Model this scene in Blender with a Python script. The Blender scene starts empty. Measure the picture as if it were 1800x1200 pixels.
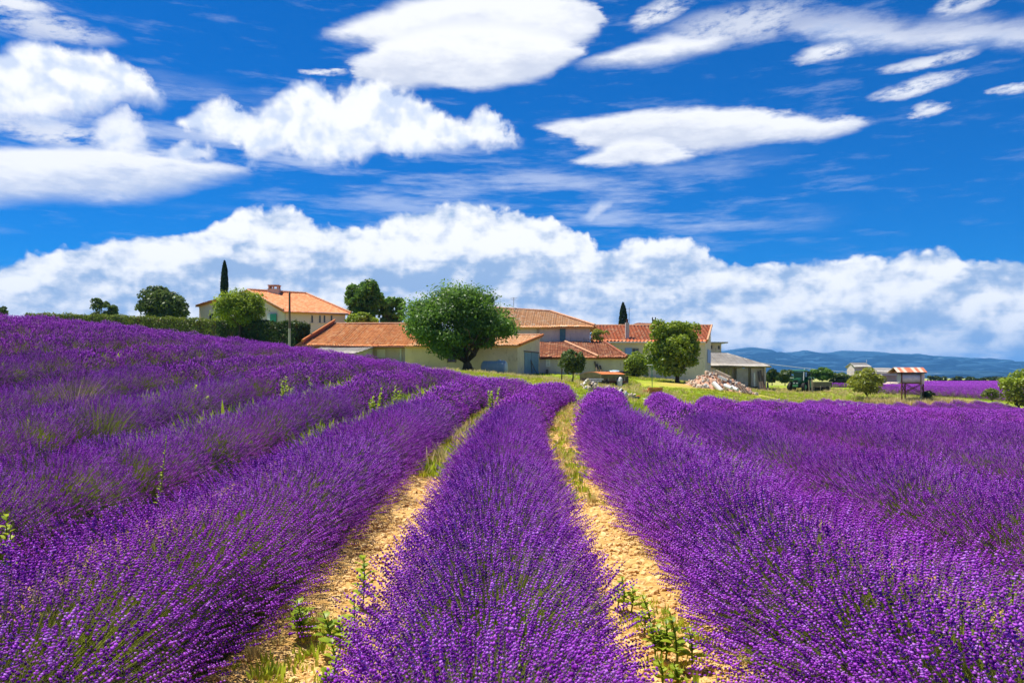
import bpy, math, random
import numpy as np
from mathutils import Vector, Matrix, Euler

R = math.radians
rng = np.random.default_rng(7)
random.seed(7)
scene = bpy.context.scene
COL = scene.collection

# ------------------------------------------------------------------ camera
EYE = 1.55
F = 1400.0          # focal length in photo pixels (1800 wide)
HOR = 664.0         # photo row of the horizon
cam_d = bpy.data.cameras.new('camera')
cam = bpy.data.objects.new('camera', cam_d)
COL.objects.link(cam)
cam.location = (0, 0, EYE)
cam.rotation_euler = (R(90), 0, 0)
cam_d.sensor_width = 36.0
cam_d.lens = 36.0 * F / 1800.0
cam_d.shift_y = (HOR - 600.0) / 1800.0
cam_d.clip_start = 0.1
cam_d.clip_end = 40000
cam_d.dof.use_dof = True
cam_d.dof.focus_distance = 9.0
cam_d.dof.aperture_fstop = 9.0
scene.camera = cam

# ------------------------------------------------------------------ light
SUN = Vector((-0.36, 0.14, 1.0)).normalized()
HAZE = 1.0e-4
SUN_EL = math.asin(SUN.z)
SUN_AZ = math.atan2(SUN.x, SUN.y)
sd = bpy.data.lights.new('sun', 'SUN')
sd.energy = 5.0
sd.angle = R(0.5)
sd.color = (1.0, 0.95, 0.86)
sun = bpy.data.objects.new('sun', sd)
COL.objects.link(sun)
sun.location = (0, 0, 60)
sun.rotation_euler = SUN.to_track_quat('Z', 'Y').to_euler()

scene.view_settings.view_transform = 'Standard'
scene.view_settings.look = 'None'
scene.view_settings.gamma = 1.0
scene.view_settings.exposure = 0.7
scene.view_settings.use_curve_mapping = False
scene.render.engine = 'CYCLES'
scene.cycles.max_bounces = 6
scene.cycles.diffuse_bounces = 3
scene.cycles.glossy_bounces = 2
scene.cycles.transmission_bounces = 4
scene.cycles.transparent_max_bounces = 6
scene.cycles.volume_bounces = 0
scene.cycles.use_denoising = True
scene.cycles.use_fast_gi = False


class S:
    """a shader socket with arithmetic"""
    nt = None
    def __init__(self, s): self.s = s
    @staticmethod
    def put(inp, v):
        if isinstance(v, S): S.nt.links.new(v.s, inp)
        else: inp.default_value = v
    @staticmethod
    def m(op, *a, clamp=False):
        n = S.nt.nodes.new('ShaderNodeMath'); n.operation = op; n.use_clamp = clamp
        for i, v in enumerate(a): S.put(n.inputs[i], v)
        return S(n.outputs[0])
    def __add__(a, b): return S.m('ADD', a, b)
    __radd__ = __add__
    def __sub__(a, b): return S.m('SUBTRACT', a, b)
    def __rsub__(a, b): return S.m('SUBTRACT', b, a)
    def __mul__(a, b): return S.m('MULTIPLY', a, b)
    __rmul__ = __mul__
    def __truediv__(a, b): return S.m('DIVIDE', a, b)


def smooth(x, lo, hi, a=0.0, b=1.0):
    n = S.nt.nodes.new('ShaderNodeMapRange'); n.interpolation_type = 'SMOOTHSTEP'; n.clamp = True
    S.put(n.inputs[0], x)
    for i, v in enumerate((lo, hi, a, b)): S.put(n.inputs[i + 1], v)
    return S(n.outputs[0])


def combine(x, y, z=0.0):
    n = S.nt.nodes.new('ShaderNodeCombineXYZ')
    for i, v in enumerate((x, y, z)): S.put(n.inputs[i], v)
    return S(n.outputs[0])


def noise(vec, scale, detail=4, rough=0.55, dist=0.0, dim='2D'):
    n = S.nt.nodes.new('ShaderNodeTexNoise'); n.noise_dimensions = dim
    if vec is not None: S.put(n.inputs['Vector'], vec)
    n.inputs['Scale'].default_value = scale
    n.inputs['Detail'].default_value = detail
    n.inputs['Roughness'].default_value = rough
    n.inputs['Distortion'].default_value = dist
    return S(n.outputs[0])


def mixc(f, a, b, mode='MIX'):
    n = S.nt.nodes.new('ShaderNodeMix'); n.data_type = 'RGBA'; n.blend_type = mode
    S.put(n.inputs['Factor'], f)
    for k, v in ((6, a), (7, b)):
        if isinstance(v, S): S.nt.links.new(v.s, n.inputs[k])
        else: n.inputs[k].default_value = (*v, 1) if len(v) == 3 else v
    return S(n.outputs[2])


# ------------------------------------------------------------------ sky and clouds (world, by direction)
world = bpy.data.worlds.new('World')
scene.world = world
world.use_nodes = True
nt = world.node_tree
nt.nodes.clear()
S.nt = nt


def azel(px, py):
    dx = (px - 900) / F; dz = (HOR - py) / F
    return math.atan(dx), math.atan(dz / math.sqrt(1 + dx * dx))

tc = nt.nodes.new('ShaderNodeTexCoord')
sep = nt.nodes.new('ShaderNodeSeparateXYZ')
nt.links.new(tc.outputs['Generated'], sep.inputs[0])
dx, dy, dz = (S(sep.outputs[i]) for i in range(3))
az = S.m('ARCTAN2', dx, dy)
el = S.m('ARCSINE', dz)
U = az
VV = el


def curve(points, x):
    """float curve through (az, el) given as photo pixels; returns elevation"""
    n = nt.nodes.new('ShaderNodeFloatCurve')
    c = n.mapping.curves[0]
    pts = []
    for px, py in points:
        a, e = azel(px, py)
        pts.append(((a + 0.8) / 1.6, (e + 0.1) / 0.8))
    pts.sort()
    while len(c.points) > 2: c.points.remove(c.points[-1])
    c.points[0].location = pts[0]; c.points[1].location = pts[-1]
    for p in pts[1:-1]: c.points.new(*p)
    for p in c.points: p.handle_type = 'AUTO_CLAMPED'
    n.mapping.extend = 'HORIZONTAL'
    n.mapping.update()
    S.put(n.inputs['Value'], (x + 0.8) * (1 / 1.6))
    return S(n.outputs[0]) * 0.8 + (-0.1)


W = combine(U, VV)
Wl = combine(U, VV * 3.2)              # stretched along the horizon: lenticular, streaks
n1 = noise(Wl, 9, 5, .6) + (-0.5)
n2 = noise(combine(U + 3.7, VV * 3.2), 34, 4, .65) + (-0.5)
uL = U + n2 * 0.030
vL = VV + n1 * 0.016 + n2 * 0.007
b1 = noise(W, 11, 6, .55) + (-0.5)     # billows
b2 = noise(combine(U + 5.3, VV + 2.1), 42, 5, .6) + (-0.5)
uB = U + b2 * 0.022 + b1 * 0.02
vB = VV + b1 * 0.034 + b2 * 0.016


def slab(top, bot, u, v, soft_t, soft_b):
    t = curve(top, u); b = curve(bot, u)
    ua, ub = azel(*top[0])[0], azel(*top[-1])[0]
    rng_ = smooth(u, ua - .004, ua + .012) * smooth(u, ub + .004, ub - .012)
    return smooth(t - v, -0.35 * soft_t, soft_t * .65) * smooth(v - b, -0.35 * soft_b, soft_b * .65) * rng_, t, b


def ellipse(cx, cy, rx, ry, tilt, u, v, lo=0.0, hi=0.5):
    a, e = azel(cx, cy)
    ax = rx / F * math.cos(a) ** 2; ay = ry / F * math.cos(a)
    c, s = math.cos(tilt), math.sin(tilt)
    x = u + (-a); y = v + (-e)
    xr = (x * c + y * s) * (1 / ax); yr = (y * c - x * s) * (1 / ay)
    return smooth(1.0 - (xr * xr + yr * yr), lo, hi)

def puff(u, v, scale):
    n = nt.nodes.new('ShaderNodeTexVoronoi'); n.voronoi_dimensions = '2D'; n.feature = 'SMOOTH_F1'
    n.inputs['Scale'].default_value = scale; n.inputs['Smoothness'].default_value = .35
    n.inputs['Detail'].default_value = 2.0; n.inputs['Roughness'].default_value = .55
    n.normalize = False
    S.put(n.inputs['Vector'], combine(u + b1 * .03, v * 1.25 + b1 * .03))
    return 0.45 - S(n.outputs['Distance'])
p1 = puff(U, VV, 24)
p2 = puff(U + 2.2, VV + 1.1, 60)
vB = vB - p1 * 0.010 - p2 * 0.003
masks = []      # (mask, shade 0..1 where 1 = white)
lens = []; lsh = []
for top, bot, st, sb in [
    ([(553,58),(600,40),(680,12),(760,-12),(900,-34),(1000,-4),(1055,18),(1070,38)],
     [(553,58),(600,70),(650,84),(720,104),(900,110),(1010,84),(1070,38)], .009, .010),
    ([(606,122),(622,104),(650,88),(700,58),(860,40),(980,60),(1042,84)],
     [(606,122),(640,146),(700,158),(760,153),(820,158),(900,150),(950,140),(1000,113),(1042,84)], .010, .006),
    ([(936,224),(1000,210),(1080,201),(1160,193),(1250,187),(1310,188),(1380,198),(1450,203),(1500,207),(1538,214)],
     [(936,224),(1000,246),(1040,262),(1080,264),(1160,260),(1230,268),(1290,262),(1350,252),(1440,248),(1490,236),(1538,214)], .006, .006),
    ([(996,284),(1050,264),(1100,246),(1160,246),(1230,273)],
     [(996,284),(1040,290),(1120,290),(1170,286),(1226,274)], .006, .005),
    ([(998,118),(1050,98),(1100,80),(1160,65),(1230,62),(1298,66)],
     [(998,118),(1060,118),(1110,117),(1160,111),(1200,104),(1250,92),(1298,66)], .008, .009),
    ([(-160,262),(0,261),(100,253),(200,256),(300,274),(400,288),(454,303)],
     [(-160,378),(0,358),(150,352),(280,349),(330,337),(370,322),(454,303)], .007, .011),
    ([(1372,56),(1440,28),(1520,32),(1600,40),(1700,33),(1800,36),(1940,30)],
     [(1372,56),(1450,78),(1560,86),(1650,80),(1800,85),(1940,88)], .018, .010),
]:
    m_, t_, b_ = slab(top, bot, uL, vL, st * 1.7, sb * 2.0)
    lens.append(m_)
    w_ = (vL - b_) / (t_ - b_ + 0.004)
    lsh.append(smooth(w_ + n1 * 1.1 + n2 * .35, 0.0, 0.75))
small = [(80,48,150,22,0), (20,8,90,16,0), (1635,108,96,13,.08), (1610,154,92,15,.12), (1448,94,60,15,0),
         (1632,194,38,13,0), (1780,157,48,11,0), (1695,8,66,17,.05), (1300,42,150,36,.05), (1160,22,60,20,.3),
         (565,126,48,6,0), (90,232,150,22,0)]
wisp = smooth(noise(combine(U + 1.7, VV * 3.0 - U * .35), 26, 6, .66), .24, .58)
for a in small:
    big = a[2] > 100
    lens.append(ellipse(a[0], a[1], a[2] * 1.08, a[3] * 1.15, a[4], uL, vL, 0.0, 1.3 if big else 1.0) * wisp * (0.95 if not big else 1.0))
Lbig = lens[:len(lsh)]
L = lens[len(lsh)]
for m_ in lens[len(lsh) + 1:]: L = S.m('MAXIMUM', L, m_)

cum = []
m_, c1t, c1b = slab([(-120,90),(0,76),(50,62),(100,66),(122,82),(160,78),(200,96),(240,116),(268,144),(300,168)],
                    [(-120,214),(0,206),(80,212),(150,202),(220,186),(292,172)], uB, vB, .018, .028)
cum.append(m_)
m_, c2t, c2b = slab([(308,204),(340,184),(370,176),(405,170),(425,195),(470,178),(510,146),(560,142),(600,156),(640,124),(690,148),(740,160),(780,180),(820,195),(850,184),(880,210),(920,246)],
                    [(312,206),(345,232),(400,247),(440,277),(500,264),(560,272),(620,280),(680,260),(720,270),(780,256),(830,247),(914,250)], uB, vB, .015, .020)
cum.append(m_)
cum.append(ellipse(215, 228, 60, 38, 0, uB, vB, 0, 1.0) * .92)
cum.append(ellipse(330, 262, 56, 22, 0, uB, vB, 0, .9) * 0.8)
cum.append(ellipse(1050, 362, 42, 13, .5, uB, vB, 0, 1.2) * 0.55)
C = cum[0]
for m_ in cum[1:]: C = S.m('MAXIMUM', C, m_)

# wide thin veils in the middle of the sky
veil = smooth(noise(combine(U + 9.0, VV * 7.0), 5.0, 6, .6), .44, .72)
veil = veil * smooth(S.m('ABSOLUTE', VV + (-azel(900, 338)[1]) + U * 0.10), 0.085, 0.012) * smooth(U, .42, .20) * 0.52
veil2 = smooth(noise(combine(U + 2.0, VV * 6.0), 9.0, 6, .65), .52, .78) * 0.20 * smooth(VV, .10, .2)

# the long bank above the horizon
bank_top = curve([(-200,462),(0,452),(60,432),(150,420),(240,408),(320,398),(390,380),(420,352),(455,345),(500,352),(560,380),
                  (620,392),(670,384),(710,360),(780,352),(860,350),(950,376),(1020,396),(1075,424),(1120,404),(1170,410),
                  (1235,418),(1290,444),(1400,450),(1500,438),(1560,440),(1650,432),(1740,440),(1800,440),(2000,446)], U + b1 * .016 + b2 * .014)
depth = bank_top - VV - b1 * 0.026 - b2 * 0.012 + p1 * 0.011 + p2 * 0.003
bank = smooth(depth, 0.0, 0.009)
# shading: relief from a billow field, sampled again towards the sun
bil = noise(combine(U + 1.3, VV * 1.5), 13, 7, .56)
bil2 = noise(combine(U + 1.3 + 0.010, VV * 1.5 - 0.026), 13, 7, .56)
p1s = puff(U + 0.010, VV - 0.016, 24)
p2s = puff(U + 2.2 + 0.005, VV + 1.1 - 0.008, 60)
rel = (bil - bil2) * 3.4 + (p1 - p1s) * 0.8 + (p2 - p2s) * 0.3
hor_n = noise(combine(U * 0.55 + 7.0, VV * 3.0), 17, 6, .55)
upper = smooth(depth, 0.085, 0.012)
mid = smooth(S.m('ABSOLUTE', VV + (-azel(900, 492)[1])), 0.034, 0.006)
shade_b = rel * 0.60 + 0.52 + upper * 0.34 + (hor_n + (-0.5)) * 1.15 - mid * 0.28
shade_b = smooth(shade_b, -0.06, 1.08)
gapn = smooth(noise(combine(U + 4.4, VV * 5.5), 11, 5, .6), .60, .74) * smooth(depth, .06, .12) * 0.50
bil3 = noise(combine(U + 6.3, VV * 1.2), 19, 7, .55)
bil4 = noise(combine(U + 6.3 + 0.008, VV * 1.2 - 0.018), 19, 7, .55)
low_c = smooth(VV - S.m('MAXIMUM', S.m('MULTIPLY', c1b, 1.0), -1.0), 0, .06)
shade_c = smooth((bil3 - bil4) * 2.0 + (p1 - p1s) * .8 + 0.72 + b1 * .5, .1, 1.0)
shade_l = smooth(noise(combine(U + 8.1, VV * 3.4), 7, 5, .5), .28, .70)
leftlens = smooth(noise(combine(U + 0.4, VV * 4.0), 8, 4, .55), .38, .62)

sky = nt.nodes.new('ShaderNodeTexSky')
sky.sky_type = 'NISHITA'
sky.sun_disc = False
sky.sun_elevation = SUN_EL
sky.sun_rotation = SUN_AZ
sky.altitude = 600
sky.air_density = 1.0
sky.dust_density = 0.2
sky.ozone_density = 2.5
hsv = nt.nodes.new('ShaderNodeHueSaturation')
hsv.inputs['Saturation'].default_value = 1.0
hsv.inputs['Value'].default_value = 1.0
nt.links.new(sky.outputs[0], hsv.inputs['Color'])
skyc = mixc(1.0, S(hsv.outputs[0]), (0.0, 0.325, 0.74), 'MULTIPLY')

white = (6.7, 6.75, 6.85)
col = skyc
col = mixc(veil, col, (5.2, 5.6, 6.5))
col = mixc(veil2, col, (4.6, 5.2, 6.4))
col = mixc(L, col, mixc(shade_l, (4.9, 5.15, 5.8), (6.3, 6.4, 6.6)))
for i, (m_, s_) in enumerate(zip(Lbig, lsh)):
    col = mixc(m_ * (.97 if i != 6 else .8), col, mixc(s_, (4.5, 4.8, 5.6) if i < 5 else (3.5, 4.1, 5.5), (6.6, 6.65, 6.8)))
col = mixc(C, col, mixc(shade_c, (4.4, 5.0, 6.2), white))
colb = mixc(shade_b, (2.3, 3.25, 4.9), (7.0, 7.0, 7.0))
colb = mixc(gapn, colb, (1.3, 2.9, 5.6))
col = mixc(bank, col, colb)
# below the horizon: the same pale haze, no bright or dark floor
col = mixc(smooth(VV, 0.0, -0.02), col, (3.2, 3.2, 3.3))
bg = nt.nodes.new('ShaderNodeBackground')
bg.inputs['Strength'].default_value = 0.10
nt.links.new(col.s, bg.inputs[0])
wo = nt.nodes.new('ShaderNodeOutputWorld')
nt.links.new(bg.outputs[0], wo.inputs[0])
world.cycles.sampling_method = 'MANUAL'
world.cycles.sample_map_resolution = 512

# ------------------------------------------------------------------ terrain
CTRL = np.array([
    # the field in front, centre
    (0,-12,0),(0,0,0),(0,4,.02),(0,10.5,.13),(0,15.6,.26),(.5,20.2,.46),(1,25.5,.60),(2,30,.60),
    (3,4,.0),(3,10,.1),(3,15.6,.2),(4,32,.25),(6.2,33,.18),(9,37,-.18),(14,45,-.55),(22.7,60,-.70),(32,75,-1.45),
    (50,78,-2.5),(10,10,-.05),(10,20,-.1),(20,30,-.45),(15,5,-.2),(30,40,-.9),(40,20,-1.0),(44,60,-2.0),
    # left slope
    (-3,4.7,.05),(-3,9,.2),(-3,16.3,.48),(-5,15.2,.76),(-4.6,20.3,1.05),(-4.2,6.5,.22),(-6.9,8,.5),(-6.9,12,.62),(-6.9,16,.95),
    (-6.4,19.2,1.2),(-5.7,26.6,1.55),(-8.6,12.6,.85),(-8.3,19.6,1.3),(-7.5,22,1.45),(-10.2,15.6,1.42),(-10,21,1.85),
    (-12.5,19,2.05),(-13,30,2.63),(-10,35,2.2),(-6.7,36,1.75),(-4.6,36,1.42),(-1.7,34,.92),(-20,20,2.6),(-15,8,1.25),(-15,0,1.2),
    (-22,30,3.45),(-30,45,4.0),
    # the farm
    (-3.5,66,1.95),(1.5,70,1.75),(2,60,1.45),(3.9,50,1.15),(6.5,57,.82),(9,62,.85),(14.6,70,1.1),(17,64,.55),(26,98,.30),(35.7,100,.10),
    (10,80,1.75),(-15,70,3.2),(-19.4,74,3.9),(-38,82,5.8),(-54,95,6.9),(-28,92,6.0),(-10,90,3.2),(8,100,2.0),(20,95,1.2),
    (39,82,-1.15),(54,95,-.95),(48,78,-1.6),(26,75,-.5),(70,60,-2.4),(80,120,-.8),(60,200,-.5),(150,300,-.2),(120,160,-.6),(40,160,.0),
    (-60,60,6.2),(-80,130,7.5),(-50,20,4.6),(-40,0,4.0),(-30,160,4.0),(60,0,-1.6),(90,90,-2.2),(-120,60,8.5),(-150,250,5.0),(0,250,0.0),
    (200,200,-.6),(-60,-40,3.0),(60,-40,-1.2),(250,60,-1.5),(-250,0,7.0),
], float)


def _phi(r2):
    return 0.5 * r2 * np.log(r2 + 1e-9)

def _fit():
    P = CTRL[:, :2] / 50.0; n = len(P)
    r2 = ((P[:, None] - P[None]) ** 2).sum(-1)
    A = np.zeros((n + 3, n + 3))
    A[:n, :n] = _phi(r2) + np.eye(n) * 3e-4
    A[:n, n:] = np.c_[np.ones(n), P]; A[n:, :n] = A[:n, n:].T
    b = np.zeros(n + 3); b[:n] = CTRL[:, 2]
    return P, np.linalg.solve(A, b)
_P, _w = _fit()


def ground(x, y):
    x = np.asarray(x, float); y = np.asarray(y, float)
    sh = np.broadcast(x, y).shape
    q = np.c_[np.broadcast_to(x, sh).ravel(), np.broadcast_to(y, sh).ravel()] / 50.0
    out = np.empty(len(q))
    for i in range(0, len(q), 20000):
        s = q[i:i + 20000]
        r2 = ((s[:, None] - _P[None]) ** 2).sum(-1)
        out[i:i + 20000] = _phi(r2) @ _w[:-3] + _w[-3] + s @ _w[-2:]
    r = np.hypot(q[:, 0] * 50 - 20, q[:, 1] * 50 - 60)
    t = np.clip((r - 170) / 160, 0, 1); t = t * t * (3 - 2 * t)
    out = np.clip(out, -4, 12) * (1 - t) + (-0.25) * t
    out += 0.05 * np.sin(q[:, 0] * 50 * .21 + 1.3) * np.sin(q[:, 1] * 50 * .17) * np.clip((q[:, 1] * 50 - 30) / 30, 0, 1)
    return out.reshape(sh)

def gz(x, y): return float(ground(x, y))

def W3(px, py, Y):
    """the world point seen at photo pixel (px, py) at distance Y"""
    return Vector(((px - 900) / F * Y, Y, EYE + (HOR - py) / F * Y))

def XY(px, Y): return ((px - 900) / F * Y, Y)

# lavender row centre lines: parallel rows that bend to the right
SP = 1.95
def bend(y):
    y = np.asarray(y, float)
    t = np.clip(y - 10, 0, 24)
    return 0.0045 * t * t + np.clip(y - 34, 0, 400) * 0.216
def row_x(k, y): return -0.12 + k * SP + bend(y)
def row_k(x, y): return (x + 0.12 - bend(y)) / SP
_ex = np.array([-80, -45, -30, -18, -10, -5, 0, 2.4, 4.5, 7, 10, 15, 23, 33, 50, 80])
_ey = np.array([80, 66, 58, 52, 45, 40, 34, 31, 32.5, 34, 37.5, 45.5, 60.5, 75.5, 79, 82])
def field_end(x): return np.interp(x, _ex, _ey)

# ------------------------------------------------------------------ mesh helpers
def link(o, parent=None):
    COL.objects.link(o)
    if parent is not None: o.parent = parent
    return o

def tag(o, label=None, cat=None, group=None, kind=None):
    if label: o['label'] = label
    if cat: o['category'] = cat
    if group: o['group'] = group
    if kind: o['kind'] = kind
    return o

def empty(name, loc, label, cat, group=None, rz=0.0):
    o = bpy.data.objects.new(name, None)
    o.location = loc; o.rotation_euler = (0, 0, rz); o.empty_display_size = .3
    COL.objects.link(o)
    return tag(o, label, cat, group)

def fast_mesh(name, V, Fc, attrs=None, smooth_=False):
    """V (n,3) array, Fc (m,3|4) array of indices"""
    me = bpy.data.meshes.new(name)
    V = np.asarray(V, np.float32); Fc = np.asarray(Fc, np.int32)
    m, k = Fc.shape
    me.vertices.add(len(V)); me.vertices.foreach_set('co', V.ravel())
    me.loops.add(m * k); me.loops.foreach_set('vertex_index', Fc.ravel())
    me.polygons.add(m); me.polygons.foreach_set('loop_start', np.arange(0, m * k, k, dtype=np.int32))
    if smooth_: me.polygons.foreach_set('use_smooth', np.ones(m, bool))
    me.update(calc_edges=True)
    for nm, a in (attrs or {}).items():
        a = np.asarray(a)
        if a.ndim == 1:
            at = me.attributes.new(nm, 'FLOAT', 'POINT'); at.data.foreach_set('value', a.astype(np.float32))
        else:
            at = me.attributes.new(nm, 'FLOAT_VECTOR', 'POINT'); at.data.foreach_set('vector', a.astype(np.float32).ravel())
    return me

class MB:
    """collects simple solids (world coordinates) into one mesh"""
    def __init__(s): s.v = []; s.f = []
    def poly(s, pts, faces):
        b = len(s.v); s.v += [tuple(p) for p in pts]; s.f += [tuple(b + i for i in f) for f in faces]; return s
    def box(s, c, d, rz=0.0, M=None):
        x, y, z = (q / 2 for q in d)
        P = [Vector((a, b, e)) for a in (-x, x) for b in (-y, y) for e in (-z, z)]
        M3 = M if M is not None else Matrix.Rotation(rz, 3, 'Z')
        c = Vector(c)
        return s.poly([c + M3 @ p for p in P], [(0,1,3,2),(4,6,7,5),(0,4,5,1),(2,3,7,6),(0,2,6,4),(1,5,7,3)])
    def tube(s, pts, r, n=6, cap=True):
        pts = [Vector(p) for p in pts]
        rr = r if hasattr(r, '__len__') else [r] * len(pts)
        b = len(s.v); up = Vector((.13, .21, 1)).normalized()
        for i, p in enumerate(pts):
            d = (pts[min(i + 1, len(pts) - 1)] - pts[max(i - 1, 0)]).normalized()
            a = d.cross(up)
            if a.length < .1: a = d.cross(Vector((1, 0, 0)))
            a.normalize(); c = d.cross(a)
            for j in range(n):
                t = 2 * math.pi * j / n
                s.v.append(tuple(p + (a * math.cos(t) + c * math.sin(t)) * rr[i]))
        for i in range(len(pts) - 1):
            for j in range(n):
                k = (j + 1) % n
                s.f.append((b + i * n + j, b + i * n + k, b + (i + 1) * n + k, b + (i + 1) * n + j))
        if cap:
            s.f.append(tuple(b + j for j in reversed(range(n))))
            s.f.append(tuple(b + (len(pts) - 1) * n + j for j in range(n)))
        return s
    def prism(s, base, h):
        """vertical extrusion: base list of 3D points, h vector"""
        n = len(base); h = Vector(h)
        return s.poly([Vector(p) for p in base] + [Vector(p) + h for p in base],
                      [tuple(reversed(range(n))), tuple(range(n, 2 * n))] + [(i, (i + 1) % n, n + (i + 1) % n, n + i) for i in range(n)])
    def build(s, name, m, parent=None, sm=False, bevel=0.0, **t):
        me = bpy.data.meshes.new(name)
        o = bpy.data.objects.new(name, me)
        off = Vector(parent.location) if parent is not None else Vector((0, 0, 0))
        RI = Matrix.Rotation(-parent.rotation_euler[2], 3, 'Z') if parent is not None else Matrix.Identity(3)
        if parent is None and s.v:
            a = np.array(s.v); off = Vector(((a[:, 0].min() + a[:, 0].max()) / 2, (a[:, 1].min() + a[:, 1].max()) / 2, a[:, 2].min()))
            o.location = off
        me.from_pydata([tuple(RI @ (Vector(p) - off)) for p in s.v], [], s.f)
        me.materials.append(m)
        if sm: me.polygons.foreach_set('use_smooth', [True] * len(me.polygons))
        me.update()
        if bevel:
            bv = o.modifiers.new('bevel', 'BEVEL'); bv.width = bevel; bv.segments = 2; bv.limit_method = 'ANGLE'
        link(o, parent)
        return tag(o, **t)

# ------------------------------------------------------------------ materials
def new_mat(name, rough=0.85, spec=0.2):
    m = bpy.data.materials.new(name); m.use_nodes = True
    S.nt = m.node_tree
    b = m.node_tree.nodes['Principled BSDF']
    b.inputs['Roughness'].default_value = rough
    b.inputs['Specular IOR Level'].default_value = spec
    return m, b

def pos(scale=(1, 1, 1)):
    n = S.nt.nodes.new('ShaderNodeNewGeometry')
    mp = S.nt.nodes.new('ShaderNodeMapping'); mp.inputs['Scale'].default_value = scale
    S.nt.links.new(n.outputs['Position'], mp.inputs[0])
    return S(mp.outputs[0])

def attr(name, vec=False):
    n = S.nt.nodes.new('ShaderNodeAttribute'); n.attribute_name = name
    return S(n.outputs['Vector' if vec else 'Fac'])

def bump(b, h, strength=.4, dist=.02):
    n = S.nt.nodes.new('ShaderNodeBump'); n.inputs['Strength'].default_value = strength
    n.inputs['Distance'].default_value = dist
    S.nt.links.new(h.s, n.inputs['Height']); S.nt.links.new(n.outputs[0], b.inputs['Normal'])

def mottled(name, a, b_, scale=3.0, rough=.85, c=None, bscale=30, bst=.3, bd=.02, spec=.2, metallic=0.0, stretch=(1, 1, 1)):
    m, b = new_mat(name, rough, spec)
    p = pos(stretch)
    col_ = mixc(smooth(noise(p, scale, 5, .6, dim='3D'), .3, .7), a, b_)
    if c is not None:
        col_ = mixc(smooth(noise(p, scale * 3.1, 4, .7, dim='3D'), .56, .72), col_, c)
    S.nt.links.new(col_.s, b.inputs['Base Color'])
    b.inputs['Metallic'].default_value = metallic
    if bst: bump(b, noise(p, bscale, 3, .6, dim='3D'), bst, bd)
    return m

def leafy(name, dark, light, trans=.35, tint=None, rough=.6):
    """foliage: colour between dark and light by the leaf attribute 'tint', with light let through"""
    m = bpy.data.materials.new(name); m.use_nodes = True
    S.nt = m.node_tree; nt_ = m.node_tree; nt_.nodes.clear()
    t = attr('tint')
    p = pos()
    f = S.m('ADD', t * .75, noise(p, .9, 3, .6, dim='3D') * .5 - .12, clamp=True)
    c = mixc(f, dark, light)
    if tint is not None:
        c = mixc(smooth(noise(p, tint[1], 3, .6, dim='3D'), tint[2], tint[2] + .12), c, tint[0])
    d = nt_.nodes.new('ShaderNodeBsdfDiffuse'); nt_.links.new(c.s, d.inputs[0])
    tr = nt_.nodes.new('ShaderNodeBsdfTranslucent'); nt_.links.new(mixc(.5, c, light).s, tr.inputs[0])
    g = nt_.nodes.new('ShaderNodeBsdfGlossy'); g.inputs['Roughness'].default_value = .45
    g.inputs[0].default_value = (1, 1, 1, 1)
    mx = nt_.nodes.new('ShaderNodeMixShader'); mx.inputs[0].default_value = trans
    nt_.links.new(d.outputs[0], mx.inputs[1]); nt_.links.new(tr.outputs[0], mx.inputs[2])
    m2 = nt_.nodes.new('ShaderNodeMixShader'); m2.inputs[0].default_value = .02
    nt_.links.new(mx.outputs[0], m2.inputs[1]); nt_.links.new(g.outputs[0], m2.inputs[2])
    o = nt_.nodes.new('ShaderNodeOutputMaterial'); nt_.links.new(m2.outputs[0], o.inputs[0])
    return m

M = {}
M['tree'] = leafy('tree_leaves', (.026, .075, .010), (.19, .35, .04), .45)
M['olive'] = leafy('grey_green_leaves', (.035, .06, .012), (.16, .23, .05))
M['bright'] = leafy('bright_leaves', (.045, .11, .008), (.40, .50, .03), .45)
M['yellow'] = leafy('yellow_green_leaves', (.08, .13, .01), (.44, .46, .04), .45)
M['cypress'] = leafy('cypress_leaves', (.008, .022, .006), (.035, .07, .014), .15)
M['hedge_d'] = leafy('dark_hedge_leaves', (.012, .028, .005), (.07, .12, .015), .2, ((.13, .11, .02), 1.2, .56))
M['hedge_y'] = leafy('yellow_hedge_leaves', (.035, .065, .008), (.24, .30, .03), .3, ((.20, .13, .025), .8, .58))
M['weed'] = leafy('weed_leaves', (.16, .28, .012), (.46, .55, .045), .5)
M['drygrass'] = leafy('dry_grass_blades', (.34, .27, .07), (.72, .60, .26), .4)
M['grass'] = leafy('grass_blades', (.20, .28, .015), (.56, .58, .05), .5)
M['lav_leaf'] = leafy('lavender_leaves', (.05, .065, .02), (.24, .27, .06), .35)

def flower_mat():
    m = bpy.data.materials.new('lavender_flowers'); m.use_nodes = True
    S.nt = m.node_tree; nt_ = m.node_tree; nt_.nodes.clear()
    t = attr('tint'); g = attr('green')
    c = mixc(smooth(t, .05, .95), (.10, .010, .23), (.54, .12, .77))
    c = mixc(smooth(t, .92, 1.0), c, (.58, .24, .84))
    p = pos()
    c = mixc(smooth(noise(p, .55, 3, .6, dim='3D'), .42, .68) * .40, c, (.38, .04, .48))
    stem = mixc(t, (.07, .09, .012), (.34, .40, .05))
    c = mixc(g, c, stem)
    d = nt_.nodes.new('ShaderNodeBsdfDiffuse'); nt_.links.new(c.s, d.inputs[0])
    tr = nt_.nodes.new('ShaderNodeBsdfTranslucent'); nt_.links.new(c.s, tr.inputs[0])
    mx = nt_.nodes.new('ShaderNodeMixShader'); mx.inputs[0].default_value = .2
    nt_.links.new(d.outputs[0], mx.inputs[1]); nt_.links.new(tr.outputs[0], mx.inputs[2])
    o = nt_.nodes.new('ShaderNodeOutputMaterial'); nt_.links.new(mx.outputs[0], o.inputs[0])
    return m
M['flower'] = flower_mat()

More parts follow.
